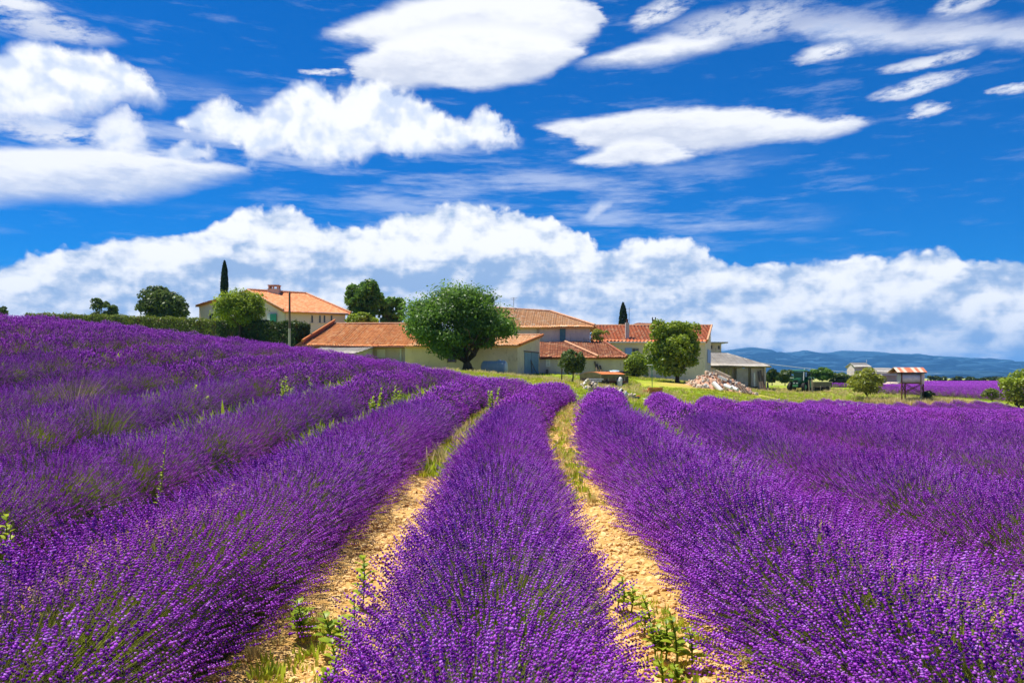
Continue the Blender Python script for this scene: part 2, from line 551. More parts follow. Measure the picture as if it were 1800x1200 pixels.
def ground_mat():
    m, b = new_mat('ground_earth_and_grass', .95, .1)
    p = pos()
    soil = attr('soil'); dry = attr('dry')
    n_ = noise(p, 14, 5, .65, dim='3D'); n2_ = noise(p, 1.3, 4, .6, dim='3D')
    vor = S.nt.nodes.new('ShaderNodeTexVoronoi'); vor.inputs['Scale'].default_value = 22
    S.nt.links.new(p.s, vor.inputs['Vector'])
    cell = S(vor.outputs['Color']); vd = S(vor.outputs['Distance'])
    sp = S.nt.nodes.new('ShaderNodeSeparateColor'); S.nt.links.new(cell.s, sp.inputs[0])
    stone = mixc(S(sp.outputs[0]), (.46, .24, .07), (.74, .50, .20))
    earth = mixc(n2_, (.42, .23, .06), (.58, .36, .11))
    sc = mixc(smooth(n_, .38, .6), earth, stone)
    gr = mixc(smooth(noise(p, .35, 4, .6, dim='3D'), .35, .65), (.16, .26, .016), (.34, .40, .03))
    gr = mixc(smooth(noise(p, 5, 4, .7, dim='3D'), .5, .75) * .35, gr, (.36, .34, .08))
    dr = mixc(n2_, (.38, .30, .13), (.52, .42, .22))
    gr = mixc(dry, gr, dr)
    c = mixc(soil, gr, sc)
    S.nt.links.new(c.s, b.inputs['Base Color'])
    bump(b, n_ - vd, .8, .03)
    return m
M['ground'] = ground_mat()
M['stone'] = mottled('pebble_stone', (.52, .29, .09), (.80, .56, .26), 11, .9, (.36, .17, .06), 60, .3, .004)
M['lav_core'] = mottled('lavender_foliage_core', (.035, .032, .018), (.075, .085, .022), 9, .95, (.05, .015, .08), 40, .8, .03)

# ------------------------------------------------------------------ ground: one sheet to the horizon
def axis(lo, hi, near_lo, near_hi, step, grow=1.09):
    a = list(np.arange(near_lo, near_hi + step, step))
    s = step
    while a[-1] < hi: s *= grow; a.append(a[-1] + s)
    s = step; b = []
    x = near_lo
    while x > lo: s *= grow; x -= s; b.append(x)
    return np.array(b[::-1] + a)
gx = axis(-14000, 14000, -24, 36, .22); gy = axis(-1500, 16000, -1, 42, .25)
GX, GY = np.meshgrid(gx, gy)
GZ = ground(GX, GY)
kk = row_k(GX, GY); fr = np.abs(kk - np.round(kk))
infield = (GY < field_end(GX) + .2) & (GX > -70) & (GX < 75)
GZ = GZ + np.where(infield & (GY < 45), -0.05 + .10 * np.exp(-(fr / .28) ** 2), 0)     # earth slightly heaped under each row
GZ = GZ + rng.normal(0, .006, GZ.shape) * (GY < 30)
path_c = (np.abs(kk - 1.5) < .28) & (GY > 12)                 # the third path is grassed over
soil = np.where(infield, 1.0, 0.0) * np.where(path_c, .15, 1)
pc2 = (np.abs(kk + .5) < .3) & (GY > 15); soil = np.where(pc2 & infield, .75, soil)
def bump2(x, y, cx, cy, rx, ry): return np.exp(-(((x - cx) / rx) ** 2 + ((y - cy) / ry) ** 2) ** 2)
dry = .85 * bump2(GX, GY, 44, 80, 16, 5) + .4 * bump2(GX, GY, 4, 60, 7, 3) + .9 * bump2(GX, GY, 13.5, 82, 5, 1.6) + .3 * bump2(GX, GY, 35, 97, 14, 6)
dry = np.where(GY > 240, .45, dry)
soil = np.maximum(soil, .8 * bump2(GX, GY, 16.5, 66, 5, 3.5))
soil = np.maximum(soil, .9 * bump2(GX, GY, 3.5, 49, 3, 2.2) * .6)
ny, nx = GX.shape
idx = np.arange(nx * ny).reshape(ny, nx)
Fq = np.stack([idx[:-1, :-1], idx[:-1, 1:], idx[1:, 1:], idx[1:, :-1]], -1).reshape(-1, 4)
me = fast_mesh('ground', np.stack([GX, GY, GZ], -1).reshape(-1, 3), Fq, {'soil': soil.ravel(), 'dry': np.clip(dry, 0, 1).ravel()}, True)
me.materials.append(M['ground'])
tag(link(bpy.data.objects.new('ground', me)), kind='structure')

# ------------------------------------------------------------------ mountains
def mountain(name, Y, line, mat, base=-40, seed=0, rough_=60.):
    r = np.random.default_rng(seed)
    px = np.array([p[0] for p in line], float); py = np.array([p[1] for p in line], float)
    xs = np.linspace(px[0], px[-1], 420)
    top = EYE + (HOR - np.interp(xs, px, py)) / F * Y
    def fb(x, fr0, n=6):
        o = np.zeros_like(x)
        for i in range(n): o += np.sin(x * fr0 * 2.03 ** i + r.uniform(0, 6.3)) / 1.75 ** i
        return o
    rows = 46
    P = []
    for j in range(rows):
        t = j / (rows - 1)               # 0 crest .. 1 foot, towards the camera
        d = Y - t * Y * .30 + fb(xs + j * 3, .011, 5) * rough_ * 2.2 * math.sin(math.pi * min(t * 1.2, 1))
        ridge = fb(xs + t * 90, .03, 6) * rough_ * .33 + np.abs(fb(xs - t * 60, .055, 4)) * rough_ * .30
        z = top * (1 - t) ** 1.25 + base * t + ridge * math.sin(math.pi * t) ** .7 * (1 - t) - (0 if j else 0)
        if j == 0: z = top + fb(xs, .12, 4) * rough_ * .02
        P.append(np.stack([(xs - 900) / F * Y, d, z], -1))
    P.insert(0, np.stack([(xs - 900) / F * Y, np.full_like(xs, Y * 1.25), np.full_like(xs, float(base))], -1))
    P = np.array(P)
    n1_, n2__ = P.shape[:2]
    id_ = np.arange(n1_ * n2__).reshape(n1_, n2__)
    q = np.stack([id_[:-1, :-1], id_[1:, :-1], id_[1:, 1:], id_[:-1, 1:]], -1).reshape(-1, 4)
    me_ = fast_mesh(name, P.reshape(-1, 3), q, None, True)
    me_.materials.append(mat)
    return tag(link(bpy.data.objects.new(name, me_)), kind='structure')
M['mountain'] = mottled('hazy_forest_and_rock', (.012, .04, .06), (.02, .06, .085), .0016, 1, (.13, .17, .19), .01, 0)  # forest and rock, with some distance haze painted in as bluish colour
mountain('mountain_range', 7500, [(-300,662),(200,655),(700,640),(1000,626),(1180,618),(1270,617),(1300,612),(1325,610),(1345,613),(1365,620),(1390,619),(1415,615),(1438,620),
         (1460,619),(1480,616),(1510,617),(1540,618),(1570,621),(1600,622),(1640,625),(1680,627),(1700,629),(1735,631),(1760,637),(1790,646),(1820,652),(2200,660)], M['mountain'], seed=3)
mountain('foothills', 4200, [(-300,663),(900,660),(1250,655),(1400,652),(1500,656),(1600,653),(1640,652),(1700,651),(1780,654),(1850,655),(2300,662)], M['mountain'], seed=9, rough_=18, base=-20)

# ------------------------------------------------------------------ lavender
def tuft(name, nst, seed, detail, sparse=0.0, H=.80, Rr=.74):
    """one lavender plant: stems fanned over a dome, each ending in a flower spike"""
    r = np.random.default_rng(seed)
    V = []; Fc = []; T = []; G = []
    nb = 0
    gsec = r.uniform(0, 6.28)
    for i in range(nst):
        u = r.uniform(0, 1); phi = r.uniform(0, 2 * math.pi)
        th = math.acos(max(0.0, 1 - u * .98) ** 1.25)        # polar angle, a little denser on the flanks
        inner = r.random() ** 2.2 * .30           # some spikes sit deeper
        s = 1 - inner
        el_ = 1 + .10 * math.sin(3 * phi + seed) * math.sin(th)
        d = np.array([math.sin(th) * math.cos(phi), math.sin(th) * math.sin(phi), math.cos(th)])
        bx_ = max(math.sin(th), .05) ** -.18 if detail else 1.0; bz_ = max(d[2], .02) ** -.15 if detail else 1.0
        tip = np.array([d[0] * Rr * el_ * bx_, d[1] * Rr * el_ * bx_, .13 + d[2] * bz_ * (H - .13)]) * s
        tip += r.normal(0, .022, 3)
        base = np.array([d[0] * .22, d[1] * .22, .06 + .22 * d[2]])
        ax = tip - base; ln = np.linalg.norm(ax); ax /= ln
        ax = ax + r.normal(0, .10, 3); ax[2] += .12; ax /= np.linalg.norm(ax)
        a = np.cross(ax, [0.3, .2, 1.0]); a /= np.linalg.norm(a); b = np.cross(ax, a)
        tint = r.random()
        bare = r.random() < (sparse if abs((phi - gsec + 3.14) % 6.28 - 3.14) < 1.3 else sparse * .25)
        L_ = r.uniform(.045, .085) * (1 if detail else 1.25)
        w = r.uniform(.0052, .0082) * (1.0 if detail else 1.35)
        # stem: a thin three-sided blade
        sw = .0014 if detail else .0024
        st0 = base if detail and r.random() < .8 else base + (tip - base) * .4
        V += [st0 + a * sw, st0 - a * sw, tip - ax * L_ * .2 + b * sw * .6]
        Fc.append((nb, nb + 1, nb + 2)); T += [tint] * 3; G += [1, 1, 1]; nb += 3
        if bare:
            continue
        wh = 4 if detail else 1
        for k in range(wh):
            t0 = k / wh
            if detail:
                c0 = tip - ax * L_ * (1 - t0) + ax * (L_ * .02)
                hl = L_ / wh * .66
                ww = w * (1.05 - .45 * t0) * r.uniform(.8, 1.25)
            else:
                c0 = tip - ax * L_; hl = L_; ww = w
            cc = c0 + ax * hl * .5
            ro = r.uniform(0, 1.57)
            ca, sa = math.cos(ro), math.sin(ro)
            a2 = a * ca + b * sa; b2_ = b * ca - a * sa
            if detail:
                V += [c0 - ax * hl * .1, cc + a2 * ww, cc + b2_ * ww, cc - a2 * ww, cc - b2_ * ww, c0 + ax * hl * 1.1]
                for q in range(4):
                    Fc.append((nb, nb + 1 + (q + 1) % 4, nb + 1 + q)); Fc.append((nb + 5, nb + 1 + q, nb + 1 + (q + 1) % 4))
                T += [min(1, max(0, tint + r.uniform(-.38, .38)))] * 6; G += [0] * 6; nb += 6
            else:
                V += [c0, cc + a2 * ww, cc - a2 * .5 * ww + b2_ * .87 * ww, cc - a2 * .5 * ww - b2_ * .87 * ww, c0 + ax * hl]
                for q in range(3):
                    Fc.append((nb, nb + 1 + (q + 1) % 3, nb + 1 + q)); Fc.append((nb + 4, nb + 1 + q, nb + 1 + (q + 1) % 3))
                T += [tint] * 5; G += [0] * 5; nb += 5
    # leaves: narrow blades inside the dome
    for i in range(nst // (5 if detail else 4)):
        phi = r.uniform(0, 6.28); th = math.acos(1 - r.uniform(0, 1)) * .98
        d = np.array([math.sin(th) * math.cos(phi), math.sin(th) * math.sin(phi), math.cos(th)])
        s = r.uniform(.55, .84)
        tip = np.array([d[0] * Rr, d[1] * Rr, .08 + d[2] * (H - .1)]) * s
        base = tip * .55
        a = np.cross(tip - base, [0, 0.2, 1]); a /= np.linalg.norm(a) + 1e-6
        w = .004 if detail else .007
        V += [base + a * w, base - a * w, tip]; Fc.append((nb, nb + 1, nb + 2)); T += [r.random()] * 3; G += [1] * 3; nb += 3
    me_ = fast_mesh(name, np.array(V), np.array(Fc), {'tint': np.array(T), 'green': np.array(G, float)})
    me_.materials.append(M['flower'])
    return bpy.data.objects.new(name, me_)

def proto_collection(name, objs):
    c = bpy.data.collections.new(name)
    for i, o in enumerate(objs):
        o.name = '%s_%02d' % (name, i); c.objects.link(o)
    return c

NEAR = proto_collection('lavender_plant_near', [tuft('t', 1900, 10 + i, True, s) for i, s in enumerate((.03, .05, .12, .4, .65))])
FAR = proto_collection('lavender_plant_far', [tuft('t', 1000, 30 + i, False, s) for i, s in enumerate((.03, .05, .12, .4, .65))])

def gn_group(name, coll):
    g = bpy.data.node_groups.new(name, 'GeometryNodeTree')
    g.interface.new_socket('Geometry', in_out='INPUT', socket_type='NodeSocketGeometry')
    g.interface.new_socket('Geometry', in_out='OUTPUT', socket_type='NodeSocketGeometry')
    N = g.nodes.new; gi = N('NodeGroupInput'); go = N('NodeGroupOutput')
    ci = N('GeometryNodeCollectionInfo'); ci.inputs['Collection'].default_value = coll
    ci.inputs['Separate Children'].default_value = True; ci.inputs['Reset Children'].default_value = True
    iop = N('GeometryNodeInstanceOnPoints'); iop.inputs['Pick Instance'].default_value = True
    def na(nm, dt):
        n = N('GeometryNodeInputNamedAttribute'); n.data_type = dt; n.inputs['Name'].default_value = nm
        return n.outputs['Attribute']
    e = N('FunctionNodeEulerToRotation')
    l = g.links.new
    l(gi.outputs[0], iop.inputs['Points']); l(ci.outputs[0], iop.inputs['Instance'])
    l(na('rot', 'FLOAT_VECTOR'), e.inputs[0]); l(e.outputs[0], iop.inputs['Rotation'])
    l(na('scl', 'FLOAT_VECTOR'), iop.inputs['Scale']); l(na('idx', 'INT'), iop.inputs['Instance Index'])
    l(iop.outputs[0], go.inputs[0])
    return g
GN_NEAR = gn_group('scatter_near_lavender', NEAR)
GN_FAR = gn_group('scatter_far_lavender', FAR)

def scatter(name, P, rot, scl, idx, group, parent=None, **t):
    me_ = bpy.data.meshes.new(name)
    P = np.asarray(P, np.float32)
    off = np.array(parent.location if parent is not None else (0, 0, 0), np.float32)
    me_.vertices.add(len(P)); me_.vertices.foreach_set('co', (P - off).ravel())
    a = me_.attributes.new('rot', 'FLOAT_VECTOR', 'POINT'); a.data.foreach_set('vector', np.asarray(rot, np.float32).ravel())
    scl = np.asarray(scl, np.float32)
    if scl.ndim == 1: scl = np.repeat(scl[:, None], 3, 1)
    a = me_.attributes.new('scl', 'FLOAT_VECTOR', 'POINT'); a.data.foreach_set('vector', scl.ravel())
    a = me_.attributes.new('idx', 'INT', 'POINT'); a.data.foreach_set('value', np.asarray(idx, np.int32))
    o = bpy.data.objects.new(name, me_)
    md = o.modifiers.new('scatter', 'NODES'); md.node_group = group
    link(o, parent)
    return tag(o, **t)

def vis(x, y, z=0.6, m=1.6):
    """can this point be near the frame (a few metres of margin for other viewpoints)"""
    return (y > .6) & (np.abs(x) < .66 * y + m + .8)

ROWLAB = {
 0: 'broad central lavender row between the two stony paths, filling the foreground',
 -1: 'lavender row just left of the left stony path, its flank shading the stones',
 -2: 'second lavender row left of the left stony path, weeds standing behind it',
 -3: 'third lavender row left of the left path, with the dead pink grey stalks',
 -4: 'fourth lavender row left of the left path, low on the slope',
 -5: 'fifth lavender row left of the left path, halfway up the left slope',
 -6: 'sixth lavender row left of the left path, near the top of the left slope',
 1: 'lavender row just right of the right stony path, its far end before the scrap heap',
 2: 'lavender row right of the grassy green path, its rounded far end before the lawn',
 3: 'third lavender row right of the right stony path, ending before the rubble heap',
 4: 'fourth lavender row right of the right stony path',
 5: 'fifth lavender row right of the right stony path',
}
rowrng = np.random.default_rng(77)
for k in list(range(0, -31, -1)) + list(range(1, 25)):
    ys = np.arange(.9, 83, .46)
    ys = ys + rowrng.uniform(-.08, .08, len(ys))
    xs = row_x(k, ys) + rowrng.normal(0, .035, len(ys))
    # every third far row joint is kept a little thin so that rows still read
    keep = (ys < field_end(xs) + rowrng.uniform(-.35, .2)) & vis(xs, ys)
    if k == 0: keep &= ys > 1.75
    ys, xs = ys[keep], xs[keep]
    if len(ys) < 3: continue
    if k < -4:      # the left slope, past its crest nothing of it is seen
        kp = ys > 4; ys, xs = ys[kp], xs[kp]
        if len(ys) < 3: continue
    zs = ground(xs, ys)
    n = len(ys)
    e = empty('lavender_row', (float(xs[0]), float(ys[0]), float(zs[0])),
              ROWLAB.get(k, 'one of the lavender rows merging together on the upper left slope' if k < 0 else
                         'one of the lavender rows merging together on the right of the field'), 'lavender row', 'rows of lavender in bloom')
    # the dark leafy mound inside the row
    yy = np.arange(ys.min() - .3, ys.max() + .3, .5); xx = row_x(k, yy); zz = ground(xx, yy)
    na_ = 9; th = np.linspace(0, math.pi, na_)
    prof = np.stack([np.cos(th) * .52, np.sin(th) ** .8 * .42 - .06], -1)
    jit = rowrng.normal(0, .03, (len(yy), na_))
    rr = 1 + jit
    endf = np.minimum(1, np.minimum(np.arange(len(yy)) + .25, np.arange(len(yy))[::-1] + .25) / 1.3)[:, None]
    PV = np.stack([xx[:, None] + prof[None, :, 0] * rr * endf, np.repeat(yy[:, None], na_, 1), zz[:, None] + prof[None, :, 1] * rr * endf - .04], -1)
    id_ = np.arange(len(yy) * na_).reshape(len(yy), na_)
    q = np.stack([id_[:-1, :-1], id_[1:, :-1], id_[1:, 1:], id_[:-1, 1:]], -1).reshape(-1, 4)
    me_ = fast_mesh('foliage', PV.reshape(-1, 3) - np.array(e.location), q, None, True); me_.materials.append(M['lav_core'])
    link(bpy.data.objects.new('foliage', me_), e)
    # plants
    gx_, gy_ = (ground(xs + .5, ys) - ground(xs - .5, ys)), (ground(xs, ys + .5) - ground(xs, ys - .5))
    rot = np.stack([gy_ * .8 + rowrng.normal(0, .04, n), -gx_ * .8 + rowrng.normal(0, .05, n), rowrng.uniform(0, 6.28, n)], -1)
    # a tilt must act in world axes, so turn first: build eulers from matrices
    eul = [(Matrix.Rotation(a, 3, 'X') @ Matrix.Rotation(b, 3, 'Y') @ Matrix.Rotation(c, 3, 'Z')).to_euler() for a, b, c in rot]
    rot = np.array([tuple(q_) for q_ in eul])
    s0 = rowrng.uniform(.88, 1.08, n)
    wid = s0 * {0: 0.98, 1: 1.18, -1: 1.09, 2: .92, -2: .90}.get(k, .84)
    wid = wid * np.interp(ys, [11, 17], [1, .80 if k == 1 else .95])
    scl = np.stack([wid, wid, s0 * rowrng.uniform(.93, 1.06, n)], -1)
    ps = np.array([.30, .30, .22, .13, .05]) if k >= 0 else np.array([.08, .10, .30, .30, .22])
    if k in (0, 1, 2): ps = np.array([.38, .36, .18, .06, .02])
    id2 = rowrng.choice(5, n, p=ps)
    P = np.stack([xs, ys, zs - .02], -1)
    dcut = 17
    nr = ys < dcut
    if nr.any(): scatter('flower_spikes', P[nr], rot[nr], scl[nr], id2[nr], GN_NEAR, e, kind='stuff')
    if (~nr).any(): scatter('distant_flower_spikes', P[~nr], rot[~nr], scl[~nr], id2[~nr], GN_FAR, e, kind='stuff')

# ------------------------------------------------------------------ far lavender fields
fr_ = np.random.default_rng(5)
P = []
for yline in np.arange(96, 300, 2.4):
    xs = np.arange(.40 * yline, .72 * yline, .9) + fr_.uniform(-.3, .3)
    lo = .405 * yline if yline > 118 else .46 * yline
    xs = xs[xs > lo]
    for x in xs: P.append((x, yline + fr_.uniform(-.25, .25)))
P = np.array(P); n = len(P)
P = np.c_[P, ground(P[:, 0], P[:, 1])]
rot = np.c_[np.zeros(n), np.zeros(n), fr_.uniform(0, 6.28, n)]
sc_ = 1.25 + (P[:, 1] - 100) / 260
scatter('far_lavender_field', P, rot, np.c_[sc_, sc_, np.full(n, .95)], fr_.choice(3, n), GN_FAR,
        label='distant flat lavender field beyond the dry grass, left and right of the raised tank', cat='lavender field', kind='stuff')

# ------------------------------------------------------------------ more materials
M['wall_grey'] = mottled('grey_render', (.54, .45, .40), (.64, .55, .49), 1.1, .95, (.36, .30, .25), 14, .3, .02, stretch=(1, 1, .45))
M['wall_beige'] = mottled('beige_render', (.62, .50, .38), (.72, .59, .46), .9, .95, (.46, .36, .26), 14, .25, .02, stretch=(1, 1, .5))
M['wall_cream'] = mottled('cream_render', (.76, .60, .45), (.82, .67, .51), .8, .95, (.62, .48, .34), 12, .2, .02, stretch=(1, 1, .5))
M['wall_pink'] = mottled('pale_pink_render', (.78, .62, .52), (.82, .67, .57), .6, .95, (.70, .54, .44), 12, .15, .02)
M['shutter_blue'] = mottled('blue_shutter_paint', (.26, .36, .68), (.30, .41, .72), 5, .6, None, 40, .1, .005)
M['door_blue'] = mottled('weathered_blue_paint', (.15, .24, .34), (.21, .32, .43), 2.2, .7, (.12, .18, .24), 40, .3, .01, stretch=(3, 3, .4))
M['teal'] = mottled('teal_shutter_paint', (.07, .17, .20), (.10, .22, .25), 4, .7)
M['green_paint'] = mottled('green_shutter_paint', (.05, .30, .20), (.07, .36, .25), 4, .6)
M['wood'] = mottled('weathered_wood', (.10, .07, .05), (.19, .14, .10), 3, .9, (.06, .04, .03), 20, .4, .02, stretch=(1, 1, .2))
M['wood_pale'] = mottled('pale_weathered_timber', (.30, .24, .17), (.42, .34, .25), 3, .9, (.2, .15, .1), 20, .4, .02)
M['concrete'] = mottled('old_concrete', (.42, .39, .34), (.54, .50, .43), 2, .95, (.34, .30, .25), 25, .3, .01)
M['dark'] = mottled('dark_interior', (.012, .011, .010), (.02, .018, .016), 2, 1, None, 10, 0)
M['black'] = mottled('black_plastic', (.015, .015, .017), (.03, .03, .032), 4, .5, None, 20, .2, .02)
M['rust'] = mottled('rusty_steel', (.13, .05, .03), (.22, .10, .06), 6, .85, (.08, .04, .035), 40, .3, .005)
M['steel'] = mottled('painted_tank_steel', (.40, .52, .60), (.46, .58, .66), 2.5, .38, (.42, .48, .5), 20, .1, .004)
M['white_metal'] = mottled('whitish_metal', (.60, .62, .62), (.72, .73, .72), 3, .5, (.5, .46, .4), 20, .1, .004)
M['white'] = mottled('chalky_white', (.68, .65, .6), (.78, .75, .7), 4, .9, (.5, .45, .38), 20, .2, .01)
M['bark'] = mottled('tree_bark', (.05, .035, .022), (.12, .09, .06), 8, .95, None, 30, .7, .03, stretch=(1, 1, .25))
M['clay'] = mottled('orange_clay', (.50, .15, .045), (.62, .23, .08), 7, .9, (.36, .12, .05), 30, .2, .01)
M['rubble_a'] = mottled('pale_rubble_stone', (.52, .40, .28), (.66, .54, .40), 4, .95, (.36, .26, .18), 20, .5, .03)
M['rubble_b'] = mottled('reddish_rubble_stone', (.46, .25, .16), (.58, .36, .24), 4, .95, (.34, .2, .14), 20, .5, .03)
M['green_car'] = mottled('tractor_green_paint', (.010, .10, .035), (.014, .13, .045), 3, .35, None, 20, 0, spec=.5)
M['green_pale'] = mottled('sun_faded_green_paint', (.05, .22, .09), (.07, .26, .11), 3, .35, None, 20, 0, spec=.5)  # paler green; on the bonnet top it stands for sunlight
M['rubber'] = mottled('tyre_rubber', (.02, .019, .018), (.05, .045, .04), 6, .95, None, 30, .4, .02)
M['canvas'] = mottled('faded_green_canvas', (.13, .12, .055), (.20, .185, .09), 3, .95, (.10, .08, .05), 12, .4, .02)
M['orange_sheet'] = mottled('orange_sheet_metal', (.52, .15, .04), (.62, .20, .06), 2.5, .7, (.42, .2, .1), 20, .2, .01)
M['plywood'] = mottled('brown_panel', (.15, .11, .085), (.21, .16, .12), 2, .95, (.1, .08, .07), 20, .2, .01, stretch=(1, 1, .3))
M['lane'] = mottled('pale_gravel_lane', (.52, .46, .36), (.64, .58, .47), 3, .95)
M['roof_sheet'] = mottled('grey_fibre_sheets', (.36, .32, .27), (.47, .43, .37), .9, .95, (.28, .25, .21), 14, .2, .01)
M['terracotta'] = mottled('ridge_terracotta', (.52, .26, .14), (.66, .38, .22), 4, .9)

def glass():
    m, b = new_mat('window_glass', .08, .5)
    b.inputs['Base Color'].default_value = (.02, .025, .03, 1)
    return m
M['glass'] = glass()

def tiles(name, cols, dark=(.16, .07, .04), dirt=.4, course=.36, width=.24):
    """terracotta: one colour per tile, lichen and dirt in patches"""
    m, b = new_mat(name, .9, .15)
    uv = S.nt.nodes.new('ShaderNodeUVMap'); uv.uv_map = 'UVMap'
    sp = S.nt.nodes.new('ShaderNodeSeparateXYZ'); S.nt.links.new(uv.outputs[0], sp.inputs[0])
    s = S.m('FLOOR', S(sp.outputs[0]) / width); t = S.m('FLOOR', S(sp.outputs[1]) / course)
    wn = S.nt.nodes.new('ShaderNodeTexWhiteNoise'); wn.noise_dimensions = '2D'
    S.nt.links.new(combine(s, t).s, wn.inputs['Vector'])
    r = S.nt.nodes.new('ShaderNodeValToRGB'); r.color_ramp.interpolation = 'CONSTANT'
    e = r.color_ramp.elements
    for i, c in enumerate(cols):
        if i < 2: el_ = e[i]; el_.position = i / len(cols)
        else: el_ = e.new(i / len(cols))
        el_.color = (*c, 1)
    S.nt.links.new(wn.outputs['Value'], r.inputs[0])
    p = pos()
    c = mixc(smooth(noise(p, .8, 5, .6, dim='3D'), .42, .62) * .6, S(r.outputs[0]), cols[0])
    c = mixc(smooth(noise(p, 2.6, 5, .65, dim='3D'), .55, .72) * dirt, c, dark)
    c = mixc(smooth(noise(p, 3.7, 4, .6, dim='3D'), .60, .74) * .55, c, (.76, .56, .38))
    S.nt.links.new(c.s, b.inputs['Base Color'])
    return m
M['tile_new'] = tiles('orange_roof_tiles', [(.50, .165, .07), (.56, .20, .09), (.46, .14, .06), (.60, .25, .12), (.52, .18, .08)], dirt=.12)
M['tile_old'] = tiles('old_orange_roof_tiles', [(.66, .24, .08), (.72, .29, .10), (.58, .19, .065), (.74, .38, .17), (.62, .26, .09), (.52, .18, .07)], dirt=.25)
M['tile_pale'] = tiles('pale_orange_roof_tiles', [(.70, .36, .16), (.76, .42, .21), (.64, .29, .12), (.76, .50, .30), (.68, .34, .16)], dirt=.3)
M['tile_brown'] = tiles('brown_roof_tiles', [(.42, .15, .07), (.48, .19, .09), (.34, .12, .06), (.58, .30, .16), (.28, .10, .06)], dirt=.6)
M['tile_red'] = tiles('red_roof_tiles', [(.66, .19, .08), (.70, .24, .11), (.60, .16, .07), (.74, .36, .19)], dirt=.10)
M['tile_house'] = tiles('tan_orange_roof_tiles', [(.60, .20, .08), (.64, .235, .10), (.54, .17, .07), (.66, .27, .13)], dirt=.15)

def place_obj(name, me_, parent, mat_=None, **t):
    if mat_ is not None: me_.materials.append(mat_)
    o = bpy.data.objects.new(name, me_)
    link(o, parent)
    return tag(o, **t)

def roof_plane(name, e0, e1, r0, r1, mat_, parent, pitch=.24, amp=.055, course=.36, step=.03, thick=.14, over=.25, **t):
    """a tiled slope with real barrel columns and stepped courses between eave e0-e1 and ridge r0-r1, and an underside"""
    e0, e1, r0, r1 = (Vector(p) for p in (e0, e1, r0, r1))
    sx = (e1 - e0).normalized(); Ls = (e1 - e0).length
    up = (r0 - e0) - sx * (r0 - e0).dot(sx); H = up.length; ty = up.normalized()
    up2 = (r1 - e0).dot(ty)
    nrm = sx.cross(ty)
    if nrm.z < 0: nrm = -nrm
    s0 = (r0 - e0).dot(sx); s1 = (r1 - e0).dot(sx); dev = (r1 - e0).dot(nrm)
    lo, hi = min(0, s0), max(Ls, s1)
    ncol = max(2, int((hi - lo) / pitch) * 4)
    nrow = max(2, int(max(H, up2) / course)); cs = max(H, up2) / nrow
    V = []; UV = []; rows = nrow * 2
    def tr(s):
        a = 0.0; b = H + (up2 - H) * min(1, max(0, (s - s0) / (s1 - s0 + 1e-9)))
        if s < s0 and s0 > 0: b = H * s / s0
        if s > s1 and s1 < Ls: b = up2 * (Ls - s) / (Ls - s1)
        if s < 0: a = H * s / s0 if s0 < 0 else 0
        if s > Ls: a = up2 * (s - Ls) / (s1 - Ls) if s1 > Ls else 0
        return a, max(a, b)
    jr = np.random.default_rng(int(abs(e0.x * 100)) % 9999)
    cj = jr.normal(0, .012, ncol + 1)
    for i in range(ncol + 1):
        s = lo + (hi - lo) * i / ncol
        a, b = tr(s)
        a2 = a - (over if a < .01 else 0)
        prof = amp * abs(math.sin(math.pi * (s - lo) / pitch))
        for j in range(rows + 1):
            f = j // 2 * cs if j % 2 == 0 else (j // 2 + 1) * cs
            tt = min(max(f, a2) if j else a2, b) if j < rows else b
            npl = dev * min(1, max(0, tt / (up2 + 1e-6))) * min(1, max(0, (s - s0) / (s1 - s0 + 1e-6)))
            h = npl + prof + (step if j % 2 == 0 else 0) + cj[i] + .03 * math.sin(s * .9 + tt * .7)
            V.append(e0 + sx * s + ty * tt + nrm * h); UV.append((s, tt - (.01 if j % 2 else -.01)))
    R1 = rows + 1
    Fc = [(i * R1 + j, (i + 1) * R1 + j, (i + 1) * R1 + j + 1, i * R1 + j + 1) for i in range(ncol) for j in range(rows)]
    n0 = len(V)
    # eave thickness and underside
    pe = [e0 - ty * over, e1 - ty * over, r1, r0]
    V += [p - nrm * thick for p in pe] + [p + nrm * .01 for p in pe]; UV += [(0, 0)] * 8
    Fc += [(n0, n0 + 3, n0 + 2, n0 + 1)] + [(n0 + i, n0 + (i + 1) % 4, n0 + 4 + (i + 1) % 4, n0 + 4 + i) for i in range(4)]
    off = np.array(parent.location)
    me_ = fast_mesh(name, np.array([tuple(p) for p in V]) - off, np.array(Fc))
    uvl = me_.uv_layers.new(name='UVMap')
    flat = np.array(UV, np.float32)[np.array(Fc).ravel()]
    uvl.data.foreach_set('uv', flat.ravel())
    return place_obj(name, me_, parent, mat_, **t)

def ridge_tiles(parent, a, b, name='ridge', mat_=None, r=.13):
    a, b = Vector(a), Vector(b)
    m = MB(); n = max(2, int((b - a).length / .45))
    for i in range(n):
        p = a.lerp(b, i / n); q = a.lerp(b, (i + 1.12) / n)
        m.tube([p + Vector((0, 0, .02)), q + Vector((0, 0, .05))], [r, r * .86], 7)
    return m.build(name, mat_ or M['terracotta'], parent)

